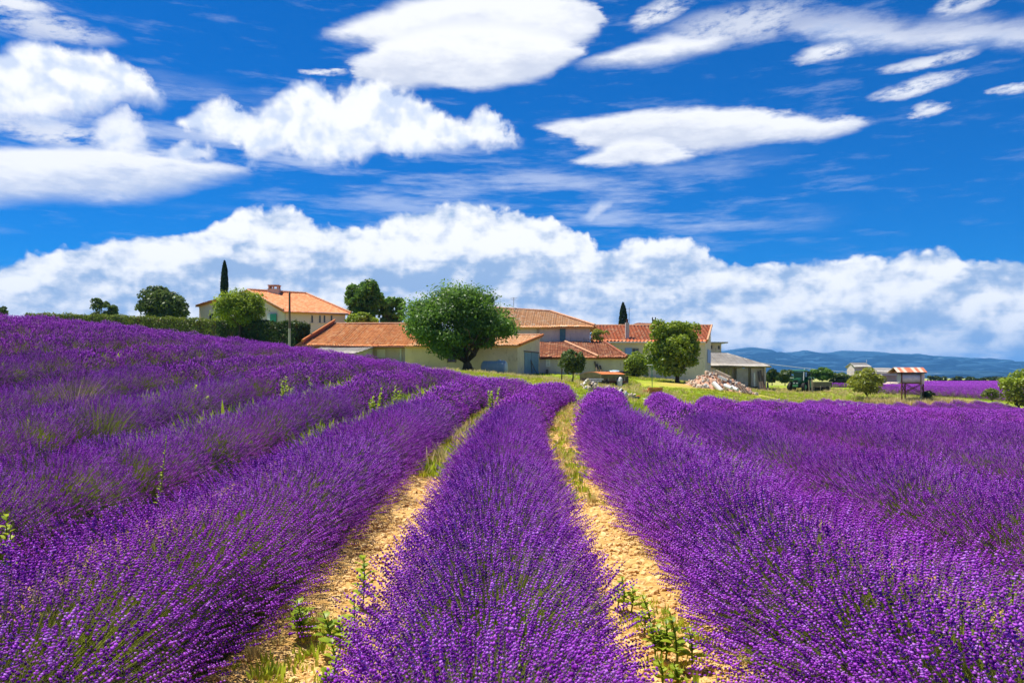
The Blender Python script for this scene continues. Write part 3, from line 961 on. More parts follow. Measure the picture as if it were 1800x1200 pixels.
def walls(parent, foot, ztop, mat_, ridge=None, name='wall', zb=None, **t):
    """closed wall body on a footprint [(x, y)...]; ztop one value per corner; ridge = extra gable apex per edge {edge: (x, y, z)}"""
    n = len(foot)
    zt = ztop if hasattr(ztop, '__len__') else [ztop] * n
    zb = zb if zb is not None else min(gz(*p) for p in foot) - .8
    lo_ = [Vector((x, y, zb)) for x, y in foot]; hi_ = [Vector((x, y, zt[i])) for i, (x, y) in enumerate(foot)]
    V = lo_ + hi_; Fc = []
    for i in range(n):
        j = (i + 1) % n
        if ridge and i in ridge:
            V.append(Vector(ridge[i])); k = len(V) - 1
            Fc.append((i, j, n + j, k, n + i))
        else: Fc.append((i, j, n + j, n + i))
    return MB().poly(V, Fc).build(name, mat_, parent, **t)

def on_wall(A, B, px, py, out=0.0):
    """point on the vertical plane through ground points A, B seen at a photo pixel, pushed out towards the camera"""
    A = Vector((A[0], A[1])); B = Vector((B[0], B[1])); d = (B - A).normalized()
    n = Vector((d.y, -d.x))
    if n.dot(-A) < 0: n = -n
    t = (px - 900) / F
    # ray (t*s, s): solve A + u d = (t s, s)
    den = d.x - t * d.y
    u = (t * A.y - A.x) / den
    s = A.y + u * d.y
    p = A + d * u + n * out
    return Vector((p.x, p.y, EYE + (HOR - py) / F * s)), d, n

def wall_panel(A, B, x0, y0, x1, y1, out, th, mat_, name, parent, **t):
    a, d, n = on_wall(A, B, x0, y1); b, _, _ = on_wall(A, B, x1, y1); z1 = on_wall(A, B, (x0 + x1) / 2, y0)[0].z
    z0 = (a.z + b.z) / 2
    c = (a + b) / 2; c.z = (z0 + z1) / 2
    n3 = Vector((n.x, n.y, 0))
    w = Vector((b.x - a.x, b.y - a.y, 0)).length
    rz = math.atan2(d.y, d.x)
    m = MB().box(c + n3 * (out - th / 2), (w, th, z1 - z0), rz)
    return m.build(name, mat_, parent, **t)

def window(A, B, x0, y0, x1, y1, parent, frame=None, fw=.09, bars=True, sill=True, **t):
    frame = frame or M['concrete']
    a, d, n = on_wall(A, B, x0, y1); b, _, _ = on_wall(A, B, x1, y1); z1 = on_wall(A, B, (x0 + x1) / 2, y0)[0].z
    z0 = (a.z + b.z) / 2; w = Vector((b.x - a.x, b.y - a.y, 0)).length; n3 = Vector((n.x, n.y, 0)); d3 = Vector((d.x, d.y, 0))
    rz = math.atan2(d.y, d.x); c = (a + b) / 2; c.z = (z0 + z1) / 2; h = z1 - z0
    m = MB()
    for s in (-1, 1): m.box(c + d3 * s * (w / 2) + n3 * .02, (fw, .08, h + fw), rz)
    m.box(c + Vector((0, 0, h / 2)) + n3 * .022, (w - fw, .08, fw), rz)
    if bars: m.box(c + n3 * .012, (.05, .05, h - fw), rz)
    if sill: m.box(c - Vector((0, 0, h / 2 + .02)) + n3 * .05, (w + .2, .18, .07), rz)
    o = m.build('window', frame, parent, **t)
    p = MB().box(c + n3 * .004, (w - fw, .012, h - .02), rz).build('pane', M['glass'], None)
    p.parent = o
    p.location = Vector((0, 0, 0)); p.data.transform(Matrix.Translation(c * 0))
    # the pane mesh was centred on its own base; move it back into the window's frame
    off = Vector((0, 0, 0))
    p.location = Vector(c + n3 * .004) - Vector((0, 0, (h - .02) / 2)) - Vector(parent.location)
    return o

def at(px, Y): return Vector((*XY(px, Y), 0))

# ------------------------------------------------------------------ pink house on the left
A0 = XY(350, 97.0); A1 = XY(502, 88.0); A2 = XY(607, 91.0); A4 = (A0[0] + A2[0] - A1[0], A0[1] + A2[1] - A1[1])
H = empty('farmhouse', (A1[0], A1[1], gz(*A1)), 'pale pink two storey farmhouse with a tan tiled roof, highest house behind the hedge', 'house')
zl, zr = W3(350, 537, 97).z, W3(502, 546, 88).z
apex = Vector((*XY(438, 92.3), W3(438, 512, 92.3).z)); rend = Vector((*XY(538, 95.2), W3(438, 512, 92.3).z))
walls(H, [A0, A1, A2, A4], [zl, zr, zr, zl], M['wall_pink'], {0: apex - Vector((0, 0, .12))})
def P3(p, z): return Vector((p[0], p[1], z))
dR = (Vector(A2) - Vector(A1)).normalized()
e1a = P3(A1, zr) + Vector((-.15, -.35, -.02)); e1b = P3(A2, zr) + Vector((.5, .1, -.02))
roof_plane('roof', e1a, e1b, apex + Vector((-.1, -.35, .1)), rend, M['tile_house'], H, over=.35, amp=.022, step=.0)
roof_plane('roof', P3(A2, zr) + Vector((.5, .1, 0)), P3(A4, zl) + Vector((.3, .3, 0)), rend + Vector((0, .05, 0)), rend + Vector((-.1, .12, 0)), M['tile_house'], H)
roof_plane('roof', P3(A4, zl), P3(A0, zl) + Vector((-.3, -.35, 0)), rend + Vector((-.2, .2, 0)), apex + Vector((-.1, -.35, .08)), M['tile_house'], H)
ridge_tiles(H, apex + Vector((-.1, -.35, .16)), rend + Vector((0, 0, .08)))
ridge_tiles(H, rend + Vector((0, 0, .06)), e1b + Vector((.1, 0, .06)), 'hip_ridge')
ridge_tiles(H, apex + Vector((-.1, -.37, .12)), e1a + Vector((0, 0, .10)), 'verge_tiles')
MB().tube([P3(A1, zr - .1) + Vector((-.1, -.45, 0)), P3(A2, zr - .1) + Vector((.4, -.25, 0))], .07).tube(
    [P3(A1, zr - .1) + Vector((.0, -.16, 0)), P3(A1, gz(*A1)) + Vector((0, -.16, 0))], .05).build('gutter', M['concrete'], H)
wall_panel(A0, A1, 475.5, 551.5, 486, 572, .06, .06, M['green_paint'], 'shutter', H, label='green window shutter, closed')
wall_panel(A0, A1, 470.5, 551, 475.2, 572, .05, .05, M['white_metal'], 'window_frame', H)
window(A0, A1, 368, 551, 376, 561, H, M['wall_beige'])
for x in (546.5, 560.2, 568.2, 580.6): window(A1, A2, x, 554, x + 4.0, 567.5, H, M['wall_pink'], fw=.06, bars=False)
MB().box(W3(497, 548, 88) , (.35, .35, .4)).build('corner_block', M['white'], H)
# stone chimney with a slab held on little piers
cp = Vector((*XY(482, 93.4), 0)); cz0 = W3(482, 520, 93).z; cz1 = W3(482, 507.5, 93).z
ch = MB()
ch.poly([cp + Vector((sx * (.62 if z else .8), sy * (.5 if z else .6), 0)) + Vector((0, 0, (cz1 if z else cz0 - .5))) for z in (0, 1) for sx, sy in ((-1, -1), (1, -1), (1, 1), (-1, 1))],
        [(3, 2, 1, 0), (4, 5, 6, 7)] + [(i, (i + 1) % 4, 4 + (i + 1) % 4, 4 + i) for i in range(4)])
co = ch.build('chimney', M['rubble_a'], H)
pc = MB()
for sx, sy in ((-.5, -.38), (.5, -.38), (.5, .38), (-.5, .38), (0, -.38)): pc.box(cp + Vector((sx, sy, cz1 + .16)), (.16, .16, .34))
pc.box(cp + Vector((0, 0, cz1 + .40)), (1.3, 1.0, .12))
pc.box(cp + Vector((-.55, 0, cz1 + .22)), (.2, .3, .3), .4)
o = pc.build('chimney_cap', M['rubble_b'], None); o.parent = co; o.location = Vector((cp.x, cp.y, cz1 - .01)) - Vector(H.location)

# ------------------------------------------------------------------ long low barn, orange roof
FL = Vector(W3(533, 606, 72)); FR = Vector(W3(742, 608, 72)); RL = Vector(W3(588, 570, 82)); RR = Vector(W3(742, 570.5, 82))
B = empty('low_barn', (FL.x, FL.y, gz(FL.x, FL.y)), 'long low barn with a broad mottled orange tile roof, right of the dark hedge end', 'barn')
fx0, fx1 = FL.x + .3, XY(711, 72)[0]
walls(B, [(fx0, 72.4), (fx1, 72.4), (fx1 + .6, 82), (fx1 + .6, 92), (fx0, 92), (fx0, 82)], [FL.z - .06, FL.z - .06, RL.z - .1, FL.z, FL.z, RL.z - .1], M['wall_grey'])
roof_plane('roof', FL, FR, RL, RR, M['tile_old'], B, over=.3)
roof_plane('roof', FR + Vector((0, 20, 0)), FL + Vector((0, 20, 0)), RR + Vector((0, .05, 0)), RL + Vector((0, .05, 0)), M['tile_old'], B)
ridge_tiles(B, RL + Vector((0, 0, .05)), RR + Vector((0, 0, .08)))
pv = MB()
pv.poly([FL + Vector((-.9, -.3, -.25)), FL + Vector((.0, -.3, .30)), RL + Vector((.0, 0, .34)), RL + Vector((-.9, 0, -.15)),
         FL + Vector((-.9, -.3, -.6)), FL + Vector((.0, -.3, -.3)), RL + Vector((.0, 0, -.3)), RL + Vector((-.9, 0, -.6))],
        [(0, 1, 2, 3), (7, 6, 5, 4), (0, 4, 5, 1), (1, 5, 6, 2), (2, 6, 7, 3), (3, 7, 4, 0)])
pv.build('shaded_verge_slope', M['tile_brown'], B)  # verge tiles in dark brown, painting in the house wall's shadow
ridge_tiles(B, FL + Vector((0, -.3, .34)), RL + Vector((0, 0, .38)), 'verge_ridge', M['clay'])
MB().tube([FL + Vector((0, -.42, -.12)), FR + Vector((0, -.42, -.14))], .08).build('gutter', M['rust'], B)
wall_panel((fx0, 72.4), (fx1, 72.4), 663, 614, 677, 628, .05, .05, M['white'], 'shutter', B, label='pale yellowish window panel')
wall_panel((fx0, 72.4), (fx1, 72.4), 703, 610, 706, 650, .12, .10, M['white_metal'], 'downpipe', B)

# grey sheet roofed lean-to in front of it
Sx0, Sx1 = XY(556, 69)[0], XY(646, 69)[0]
SH = empty('lean_to', (Sx0, 69, gz(Sx0, 69)), 'low lean-to with a pale grey sheet roof under the eave of the low barn', 'shed')
zt = W3(600, 610.5, 71.6).z; ze = W3(600, 621, 67.5).z
walls(SH, [(Sx0, 67.8), (Sx1 - .9, 67.8), (Sx1, 71.5), (Sx0, 71.5)], [ze - .08, ze - .08, zt - .08, zt - .08], M['wall_grey'])
roof_plane('roof', (Sx0 - .2, 67.6, ze), (Sx1 - .85, 67.6, ze), (Sx0 - .2, 71.6, zt), (Sx1 + .1, 71.6, zt), M['roof_sheet'], SH, pitch=.18, amp=.03, course=1.6, thick=.06)

# ------------------------------------------------------------------ beige byre behind the big tree, gable with blue doors
b0 = XY(712, 71.2); b1 = XY(909.5, 70.0); b2 = XY(949, 76.5); b3 = (XY(790, 78)[0], 78.0)
BY = empty('byre', (b1[0], b1[1], gz(*b1)), 'beige farm building behind the big tree, with blue double doors in its sloping end wall', 'barn')
ze_ = W3(909, 609, 70).z; zr_ = W3(950, 592, 76.5).z
walls(BY, [b0, b1, b2, b3, (b0[0], 78)], [ze_, ze_, zr_, zr_, zr_], M['wall_beige'])
roof_plane('roof', P3(b0, ze_ + .12), P3(b1, ze_ + .12) + Vector((.12, 0, 0)), (b3[0], 77, zr_ + .12), P3(b2, zr_ + .12) + Vector((.25, 0, 0)), M['tile_pale'], BY, over=.3)
ridge_tiles(BY, P3(b1, ze_ + .14) + Vector((.2, -.2, 0)), P3(b2, zr_ + .16) + Vector((.3, .1, 0)), 'verge_tiles', M['clay'])
ridge_tiles(BY, (b3[0], 77, zr_ + .17), P3(b2, zr_ + .17))
window(b0, b1, 787, 624, 801, 636.5, BY, M['wood'], sill=False)
for x0, x1, lb in ((921.5, 933.2, None), (933.6, 945.6, None)): 
    dr_ = wall_panel(b1, b2, x0, 619.5, x1, 658.5, .05, .06, M['door_blue'], 'door_leaf', BY)
wall_panel(b1, b2, 920.4, 617.8, 946.6, 619.2, .10, .10, M['wood'], 'lintel', BY)
a_, d_, n_ = on_wall(b1, b2, 931, 633, .12); c_, _, _ = on_wall(b1, b2, 939.5, 659, .35)
pl_ = MB().tube([a_, a_.lerp(c_, .5) + Vector((0, 0, -.15)), c_], .035).tube([a_ + Vector((.03, 0, 0)), Vector((a_.x + .1, a_.y - .2, c_.z))], .03).build('leaning_pole', M['wood'],
     label='thin dark pole leaning against the blue double doors', cat='pole')

# ------------------------------------------------------------------ tall grey barn in the middle
g0 = XY(852, 83); g1 = XY(1037, 82.0)
TB = empty('tall_barn', (g1[0], g1[1], gz(*g1)), 'tall grey barn with a teal shutter and pale orange hipped roof, centre of farm', 'barn')
zE = W3(1037, 574.5, 82).z
walls(TB, [g0, g1, (g1[0] + .4, 95), (g0[0], 95)], zE, M['wall_grey'])
rl = W3(862, 542, 88.5); rr = W3(968, 548, 88.5); rl.z = W3(890, 541.5, 88.5).z
roof_plane('roof', P3(g0, zE + .1) + Vector((-.3, -.1, 0)), P3(g1, zE + .1) + Vector((.35, -.1, 0)), rl, rr, M['tile_pale'], TB, over=.35)
roof_plane('roof', P3(g1, zE + .1) + Vector((.45, 0, 0)), (g1[0] + .8, 95, zE + .1), rr + Vector((.05, .02, 0)), rr + Vector((.1, .3, 0)), M['tile_pale'], TB)
roof_plane('roof', (g1[0] + .8, 95.2, zE), (g0[0] - .3, 95.2, zE), rr + Vector((0, .2, 0)), rl + Vector((0, .2, 0)), M['tile_pale'], TB)
ridge_tiles(TB, rl + Vector((0, 0, .05)), rr + Vector((0, 0, .05)))
ridge_tiles(TB, rr + Vector((0, 0, .05)), P3(g1, zE + .16) + Vector((.45, -.3, 0)), 'hip_ridge')
wall_panel(g0, g1, 984, 577, 994, 598.5, .06, .06, M['teal'], 'shutter', TB, label='tall teal shutter')
wall_panel(g0, g1, 943.5, 578, 948, 600, .10, .12, M['wood_pale'], 'downpipe', TB)
wall_panel(g0, g1, 880, 573.2, 1036, 575.2, .18, .16, M['wood'], 'eave_board', TB)
an = W3(903, 541, 88.5)
MB().tube([an, an + Vector((0, 0, 1.15))], .025, 5).tube([an + Vector((-.4, 0, 1.05)), an + Vector((.35, 0, 1.1))], .014, 4).tube([an + Vector((-.25, 0, .9)), an + Vector((.2, 0, .94))], .014, 4).build('antenna', M['wood'], TB)

# brown lean-to along its front
l0 = XY(949, 76.5); l1 = XY(1096, 76.0)
LT = empty('long_lean_to', (l0[0], l0[1], gz(*l0)), 'grey walled lean-to with a weathered brown tile roof, along the foot of the tall barn', 'shed')
zE2 = W3(1050, 628.5, 76).z; zT2 = W3(1000, 600.5, 82).z - .05
walls(LT, [l0, l1, (XY(1062, 81.9)[0], 81.9), (XY(949, 81.9)[0], 81.9)], [zE2 - .04, zE2 - .04, zT2 - .1, zT2 - .1], M['wall_grey'])
mE = Vector((XY(1050, 76)[0], 76.1, zE2 + .08)); mT = Vector((XY(992, 81.85)[0], 81.85, zT2 + .02))
roof_plane('roof', P3(l0, zE2 + .08), mE, Vector((XY(949, 81.85)[0], 81.85, zT2)), mT, M['tile_brown'], LT, over=.3)
roof_plane('roof', mE, P3(l1, zE2 + .08) + Vector((.3, 0, 0)), mT, Vector((XY(1062, 81.85)[0], 81.85, zT2)), M['tile_brown'], LT, over=.3)
ridge_tiles(LT, mT + Vector((0, 0, .06)), mE + Vector((.05, -.3, .04)), 'valley_ridge')
ridge_tiles(LT, Vector((XY(1062, 81.85)[0], 81.85, zT2 + .05)), P3(l1, zE2 + .12) + Vector((.3, -.2, 0)), 'hip_ridge', M['tile_brown'])
window(l0, l1, 961.3, 631, 965.5, 643, LT, M['white'], fw=.2, bars=False)
wall_panel(l0, l1, 959.5, 649, 964, 659, .30, .25, M['wood'], 'hatch', LT)
wall_panel(l0, l1, 1046.5, 645, 1050, 654, .02, .03, M['wall_cream'], 'plaster_patch', LT)
mb = MB()
for x0, y0, x1, y1, r_ in ((1045.5, 636, 1050, 656, .10), (1049, 640, 1054, 657, .08), (1054.5, 643, 1057, 656, .10)):
    a_, _, _ = on_wall(l0, l1, x0, y0, .1); c_, _, _ = on_wall(l0, l1, x1, y1, .7)
    b_ = MB().tube([a_, c_], [r_, r_ * .8], 5).build('timber', M['wood'], label='dark timber propped on the lean-to wall, %s of three' % {1045.5: 'tallest and leftmost', 1049: 'middle', 1054.5: 'short rightmost'}[x0], cat='timber', group='timbers propped on the lean-to wall')

# ------------------------------------------------------------------ right farmhouse, red barrel tiles
h0 = XY(1046, 92); h1 = XY(1239.5, 92); h2 = XY(1249.5, 97.4)
HR = empty('red_roofed_house', (h1[0], h1[1], gz(*h1)), 'cream farmhouse with red barrel tile roof and blue shutters, behind the bright green tree', 'house')
zE3 = W3(1140, 601.5, 92).z; zR3 = W3(1249, 575, 97.4).z
walls(HR, [h0, h1, h2, (XY(1044, 97.4)[0], 97.4)], [zE3, zE3, zR3, zR3], M['wall_cream'])
roof_plane('roof', P3(h0, zE3 + .1) + Vector((-.5, 0, 0)), P3(h1, zE3 + .1) + Vector((.15, 0, 0)), Vector((XY(1044, 97.4)[0], 97.4, zR3 + .1)), P3(h2, zR3 + .1) + Vector((.12, 0, 0)),
           M['tile_red'], HR, pitch=.42, amp=.19, over=.3)
ridge_tiles(HR, P3(h1, zE3 + .2) + Vector((.2, -.3, 0)), P3(h2, zR3 + .2) + Vector((.12, 0, 0)), 'verge_tiles')
ridge_tiles(HR, Vector((XY(1044, 97.4)[0], 97.4, zR3 + .2)), P3(h2, zR3 + .2))
ridge_tiles(HR, P3(h0, zE3 + .2) + Vector((-.5, -.3, 0)), Vector((XY(1044, 97.4)[0], 97.4, zR3 + .2)), 'verge_tiles')
MB().tube([P3(h0, zE3 - .05) + Vector((0, -.38, 0)), P3(h1, zE3 - .05) + Vector((0, -.38, 0))], .07).build('gutter', M['concrete'], HR)
wall_panel(h0, h1, 1099, 611.5, 1110.6, 628.5, .10, .08, M['shutter_blue'], 'shutter', HR, label='blue shutter left of the window')
window(h0, h1, 1111.6, 612.5, 1122.4, 626.5, HR, M['wood_pale'])
wall_panel(h1, h2, 1243, 615, 1248, 638, .10, .08, M['shutter_blue'], 'shutter', HR, label='blue shutter on the end wall')
cb = Vector((XY(1102.5, 93.0)[0], 93.0, 0))
c_ = MB().box(cb + Vector((0, 0, (W3(0, 597, 93).z + W3(0, 568, 93).z) / 2)), (.42, .5, W3(0, 568, 93).z - W3(0, 599, 93).z)).build('chimney', M['wall_grey'], HR)
pt = MB().tube([(0, 0, 0), (0, 0, .12), (0, 0, .42), (0, 0, .5)], [.18, .12, .13, .17], 8)
pt2 = pt.build('chimney_pot', M['rust'], None); pt2.parent = c_; pt2.location = Vector((cb.x, cb.y, W3(0, 568, 93).z - .02)) - Vector(HR.location)
MB().box(cb + Vector((0, 0, W3(0, 597.5, 93).z)), (.62, .62, .14)).build('flashing', M['white'], HR)
am = Vector((XY(1106, 93.5)[0], 93.5, W3(0, 566, 93.5).z))
MB().tube([am - Vector((0, 0, 1.5)), am + Vector((0, 0, 1.75))], .022, 5).tube([am + Vector((-.3, 0, 1.5)), am + Vector((.3, 0, 1.5))], .012, 4).tube([am + Vector((-.22, 0, 1.25)), am + Vector((.22, 0, 1.28))], .012, 4).build('antenna', M['wood'], HR)
# dark ridge and chimney of a building behind
BB = empty('rear_building', (*XY(1132, 108), gz(*XY(1132, 108))), 'rear building, only a dark roof edge and black chimney showing above the red roof', 'house')
q0, q1 = XY(1108, 106), XY(1196, 106); zb_ = W3(0, 573, 106).z; zp_ = W3(0, 567.5, 110).z
walls(BB, [q0, q1, (q1[0], 116), (q0[0], 116)], zb_, M['wall_grey'])
roof_plane('roof', P3(q0, zb_), P3(q1, zb_), (XY(1121, 110)[0], 110, zp_), (XY(1165, 110)[0], 110, zp_ - .15), M['tile_brown'], BB)
cc_ = Vector((XY(1149.5, 109)[0], 109, 0))
m_ = MB().box(cc_ + Vector((0, 0, W3(0, 568, 109).z)), (.45, .45, 1.0))
for s in (-1, 1): m_.box(cc_ + Vector((s * .2, 0, W3(0, 560.5, 109).z)), (.1, .4, .45))
m_.build('chimney', M['black'], BB)

# ------------------------------------------------------------------ annex and open barn with grey sheet roof
AN = empty('tower_annex', (*XY(1260, 112), gz(*XY(1260, 112))), 'small block with a flat slab roof above the grey sheet roofed barn', 'building')
k0, k1 = XY(1240, 112), XY(1268, 112)
walls(AN, [k0, k1, (k1[0] + .3, 116), (k0[0], 116)], W3(0, 603.5, 112).z, M['wall_grey'])
MB().box(((k0[0] + k1[0]) / 2 + .2, 113.6, W3(0, 602.4, 112).z), (k1[0] - k0[0] + .9, 5.4, .16)).build('slab_roof', M['roof_sheet'], AN)
window(k0, k1, 1262.5, 608, 1264.7, 613.5, AN, M['wood'], fw=.05, bars=False, sill=False)
window(k0, k1, 1249.8, 607, 1251.6, 613, AN, M['wood'], fw=.05, bars=False, sill=False)

o0, o1 = XY(1249, 98), XY(1347, 97.5); ot = 106.0
OB = empty('open_barn', (o0[0], o0[1], gz(*o0)), 'low open fronted barn with a grey sheet roof, right of the red roofed house', 'barn')
zO = W3(1300, 642, 98).z; zOt = W3(1265, 620.5, ot).z; zg = gz(*o0) - .3
# back and side walls, front left open between posts
MB().box(((o0[0] + o1[0]) / 2, ot + 1.9, (zg + zOt) / 2 - .3), (o1[0] - o0[0], .2, zOt - zg - .6)).build('back_wall', M['wall_grey'], OB)
MB().box((o1[0] - .1, 101.7, (zg + zO) / 2), (.2, 8.2, zO - zg)).build('end_wall', M['wall_grey'], OB)
MB().box((o0[0] + .1, 101.9, (zg + zO) / 2), (.2, 8.0, zO - zg)).build('end_wall', M['wall_cream'], OB)
roof_plane('roof', (o0[0] - .2, 97.8, zO), (o1[0] + .4, 97.3, zO - .08), (o0[0] - .2, ot, zOt), (XY(1277, ot)[0], ot, zOt), M['roof_sheet'], OB, pitch=.18, amp=.03, course=1.7, thick=.08, over=.3)
roof_plane('roof', (o1[0] + .4, 97.3, zO - .08), (o1[0] + .4, ot + 2, zO - .08), (XY(1277, ot)[0], ot, zOt), (XY(1277, ot)[0] - .3, ot + 1.6, zOt), M['roof_sheet'], OB, pitch=.18, amp=.03, course=1.7, thick=.08)
MB().box(((o0[0] + o1[0]) / 2, 97.7, zO - .2), (o1[0] - o0[0], .16, .22)).build('front_beam', M['wood'], OB)
def frontbox(x0, x1, y0, y1, Y, th, mat_, name, parent, **t):
    a = W3(x0, y1, Y); b = W3(x1, y0, Y)
    return MB().box(((a.x + b.x) / 2, Y + th / 2, (a.z + b.z) / 2), (b.x - a.x, th, b.z - a.z)).build(name, mat_, parent, **t)
frontbox(1249.5, 1257, 645, 682, 97.8, .2, M['wall_cream'], 'front_wall', OB)
for x in (1264.5, 1272.5, 1280, 1287): frontbox(x, x + 2.0, 646, 680, 98.2, .14, M['wood_pale'], 'post', OB)
frontbox(1295, 1315, 647, 678, 97.9, .2, M['roof_sheet'], 'front_panel', OB, label='pale grey front panel')
frontbox(1288.5, 1295, 647, 679, 99.2, .12, M['wall_beige'], 'front_panel', OB)
frontbox(1320.5, 1333, 646, 679, 98.0, .2, M['wall_grey'], 'front_wall', OB)
frontbox(1333, 1346.5, 647, 682, 97.9, .2, M['wall_grey'], 'front_wall', OB)
frontbox(1325, 1327.6, 655, 679, 97.3, .12, M['white'], 'white_board', None, label='white board standing on end against the open barn front', cat='board')
for i, (x0, y0, x1, y1, lb) in enumerate(((1333, 652, 1337.5, 682, 'leftmost'), (1336.5, 650, 1342, 681, 'second'), (1339, 660, 1345, 681, 'third, reddish'), (1349, 672, 1350, 681, 'short rightmost'))):
    a_ = W3(x0, y0, 97.5); c_ = W3(x1, y1, 96.4); c_.z = gz(c_.x, c_.y) + .02
    MB().box((a_ + c_) / 2, (.22, .05, (a_ - c_).length), M=(a_ - c_).to_track_quat('Z', 'Y').to_matrix()).build('plank', M['rust'] if i == 2 else M['wood'],
        label='brown plank leaning on the right corner of the open barn, %s' % lb, cat='plank', group='planks leaning on the open barn')
for i, (x, s_, lb) in enumerate(((1302, .5, 'left'), (1322, .4, 'right'))):
    p = Vector((XY(x, 96.6)[0], 96.6, 0)); p.z = gz(p.x, p.y)
    MB().tube([p + Vector((0, 0, .02)), p + Vector((0, 0, s_ * .7)), p + Vector((0, 0, s_))], [s_ * .6, s_ * .66, s_ * .6], 10).build('barrel', M['black'],
        label='black drum standing before the open barn front, the %s one' % lb, cat='drum', group='black drums at the open barn')

# ------------------------------------------------------------------ utility pole at the hedge end
p0 = Vector((*XY(509, 71.5), 0)); p0.z = gz(p0.x, p0.y)
UP = empty('utility_pole', p0, 'thin dark wooden pole rising in front of the hedge end and the pink house', 'pole')
zt_ = W3(509, 513, 71.5).z; zm_ = W3(509, 577, 71.5).z
MB().tube([p0 + Vector((0, 0, -.3)), Vector((p0.x, p0.y, zm_))], [.105, .10], 8).build('base_sleeve', M['concrete'], UP)
MB().tube([Vector((p0.x, p0.y, zm_)), Vector((p0.x, p0.y, zt_ - .1)), Vector((p0.x, p0.y, zt_ + .05))], [.10, .085, .02], 8).build('pole', M['wood'], UP)

# ------------------------------------------------------------------ trees, bushes, hedges
def leaves(cent, nrm, size, r, aspect=.55, up=.2):
    """leaf-sized rhombs at given centres; returns V, F, tint"""
    n = len(cent)
    d = nrm + r.normal(0, .55, (n, 3)); d /= np.linalg.norm(d, axis=1)[:, None] + 1e-9
    a = np.cross(d, r.normal(0, 1, (n, 3))); a /= np.linalg.norm(a, axis=1)[:, None] + 1e-9
    a[:, 2] += up; a /= np.linalg.norm(a, axis=1)[:, None]
    b = np.cross(d, a); b /= np.linalg.norm(b, axis=1)[:, None] + 1e-9
    s = (size * r.uniform(.6, 1.35, n))[:, None]
    V = np.stack([cent - a * s, cent + b * s * aspect + d * s * .12, cent + a * s, cent - b * s * aspect + d * s * .12], 1).reshape(-1, 3)
    Fc = np.arange(n * 4).reshape(n, 4)
    return V, Fc

def crown_mesh(name, c, rad, r, nclump, nleaf, leaf, clump=.30, shape=None, core=True, spiky=0.0):
    """leaf clumps spread through an uneven volume"""
    C_ = []; NN = []; TT = []
    c = np.array(c, float); rad = np.array(rad, float)
    k = 0; lob_a = .12 if nclump >= 60 else .03; lob_p, lob_q = r.uniform(0, 6.28, 2)
    while k < nclump:
        u = r.normal(0, 1, 3); u /= np.linalg.norm(u)
        rr_ = r.uniform(.35, 1) ** .5
        lim = (1 - clump * .85) * (1 + lob_a * (np.cos(3 * np.arctan2(u[1], u[0]) + lob_p) * .5 + np.sin(4.1 * u[2] + 2.3 * u[0] * 2 + lob_q)))
        p = u * rr_ * lim
        if shape is not None and not shape(p): continue
        k += 1
        cr = clump * r.uniform(.5, 1.35)
        m = int(nleaf / nclump * (cr / clump) ** 2)
        v = r.normal(0, 1, (m, 3)); v /= np.linalg.norm(v, axis=1)[:, None]
        v[:, 2] = np.where(v[:, 2] < -.3, -v[:, 2], v[:, 2])
        q = r.uniform(.55, 1.05, m) ** .6
        if spiky:       # pointed shoots
            sp_ = r.random(m) < .35
            q = np.where(sp_, q * (1 + spiky * r.random(m)), q)
            v[:, 2] = np.where(sp_, np.abs(v[:, 2]) + .4, v[:, 2])
        pt = p[None] + v * q[:, None] * cr
        C_.append(c + pt * rad); NN.append(v / rad * rad.mean())
        base_t = r.uniform(.1, .75)
        TT.append(np.clip(base_t + r.normal(0, .2, m), 0, 1))
    C_ = np.concatenate(C_); NN = np.concatenate(NN); TT = np.concatenate(TT)
    V, Fc = leaves(C_, NN, np.full(len(C_), leaf), r)
    return V, Fc, np.repeat(TT, 4)

def limb(mb, a, b, r0, r1, r, n=6, wob=.06):
    a, b = Vector(a), Vector(b); L_ = (b - a).length
    pts = [a.lerp(b, t) + Vector(r.normal(0, wob * L_ * math.sin(math.pi * t), 3)) for t in np.linspace(0, 1, 5)]
    mb.tube(pts, list(np.linspace(r0, r1, 5)), n)
    return pts

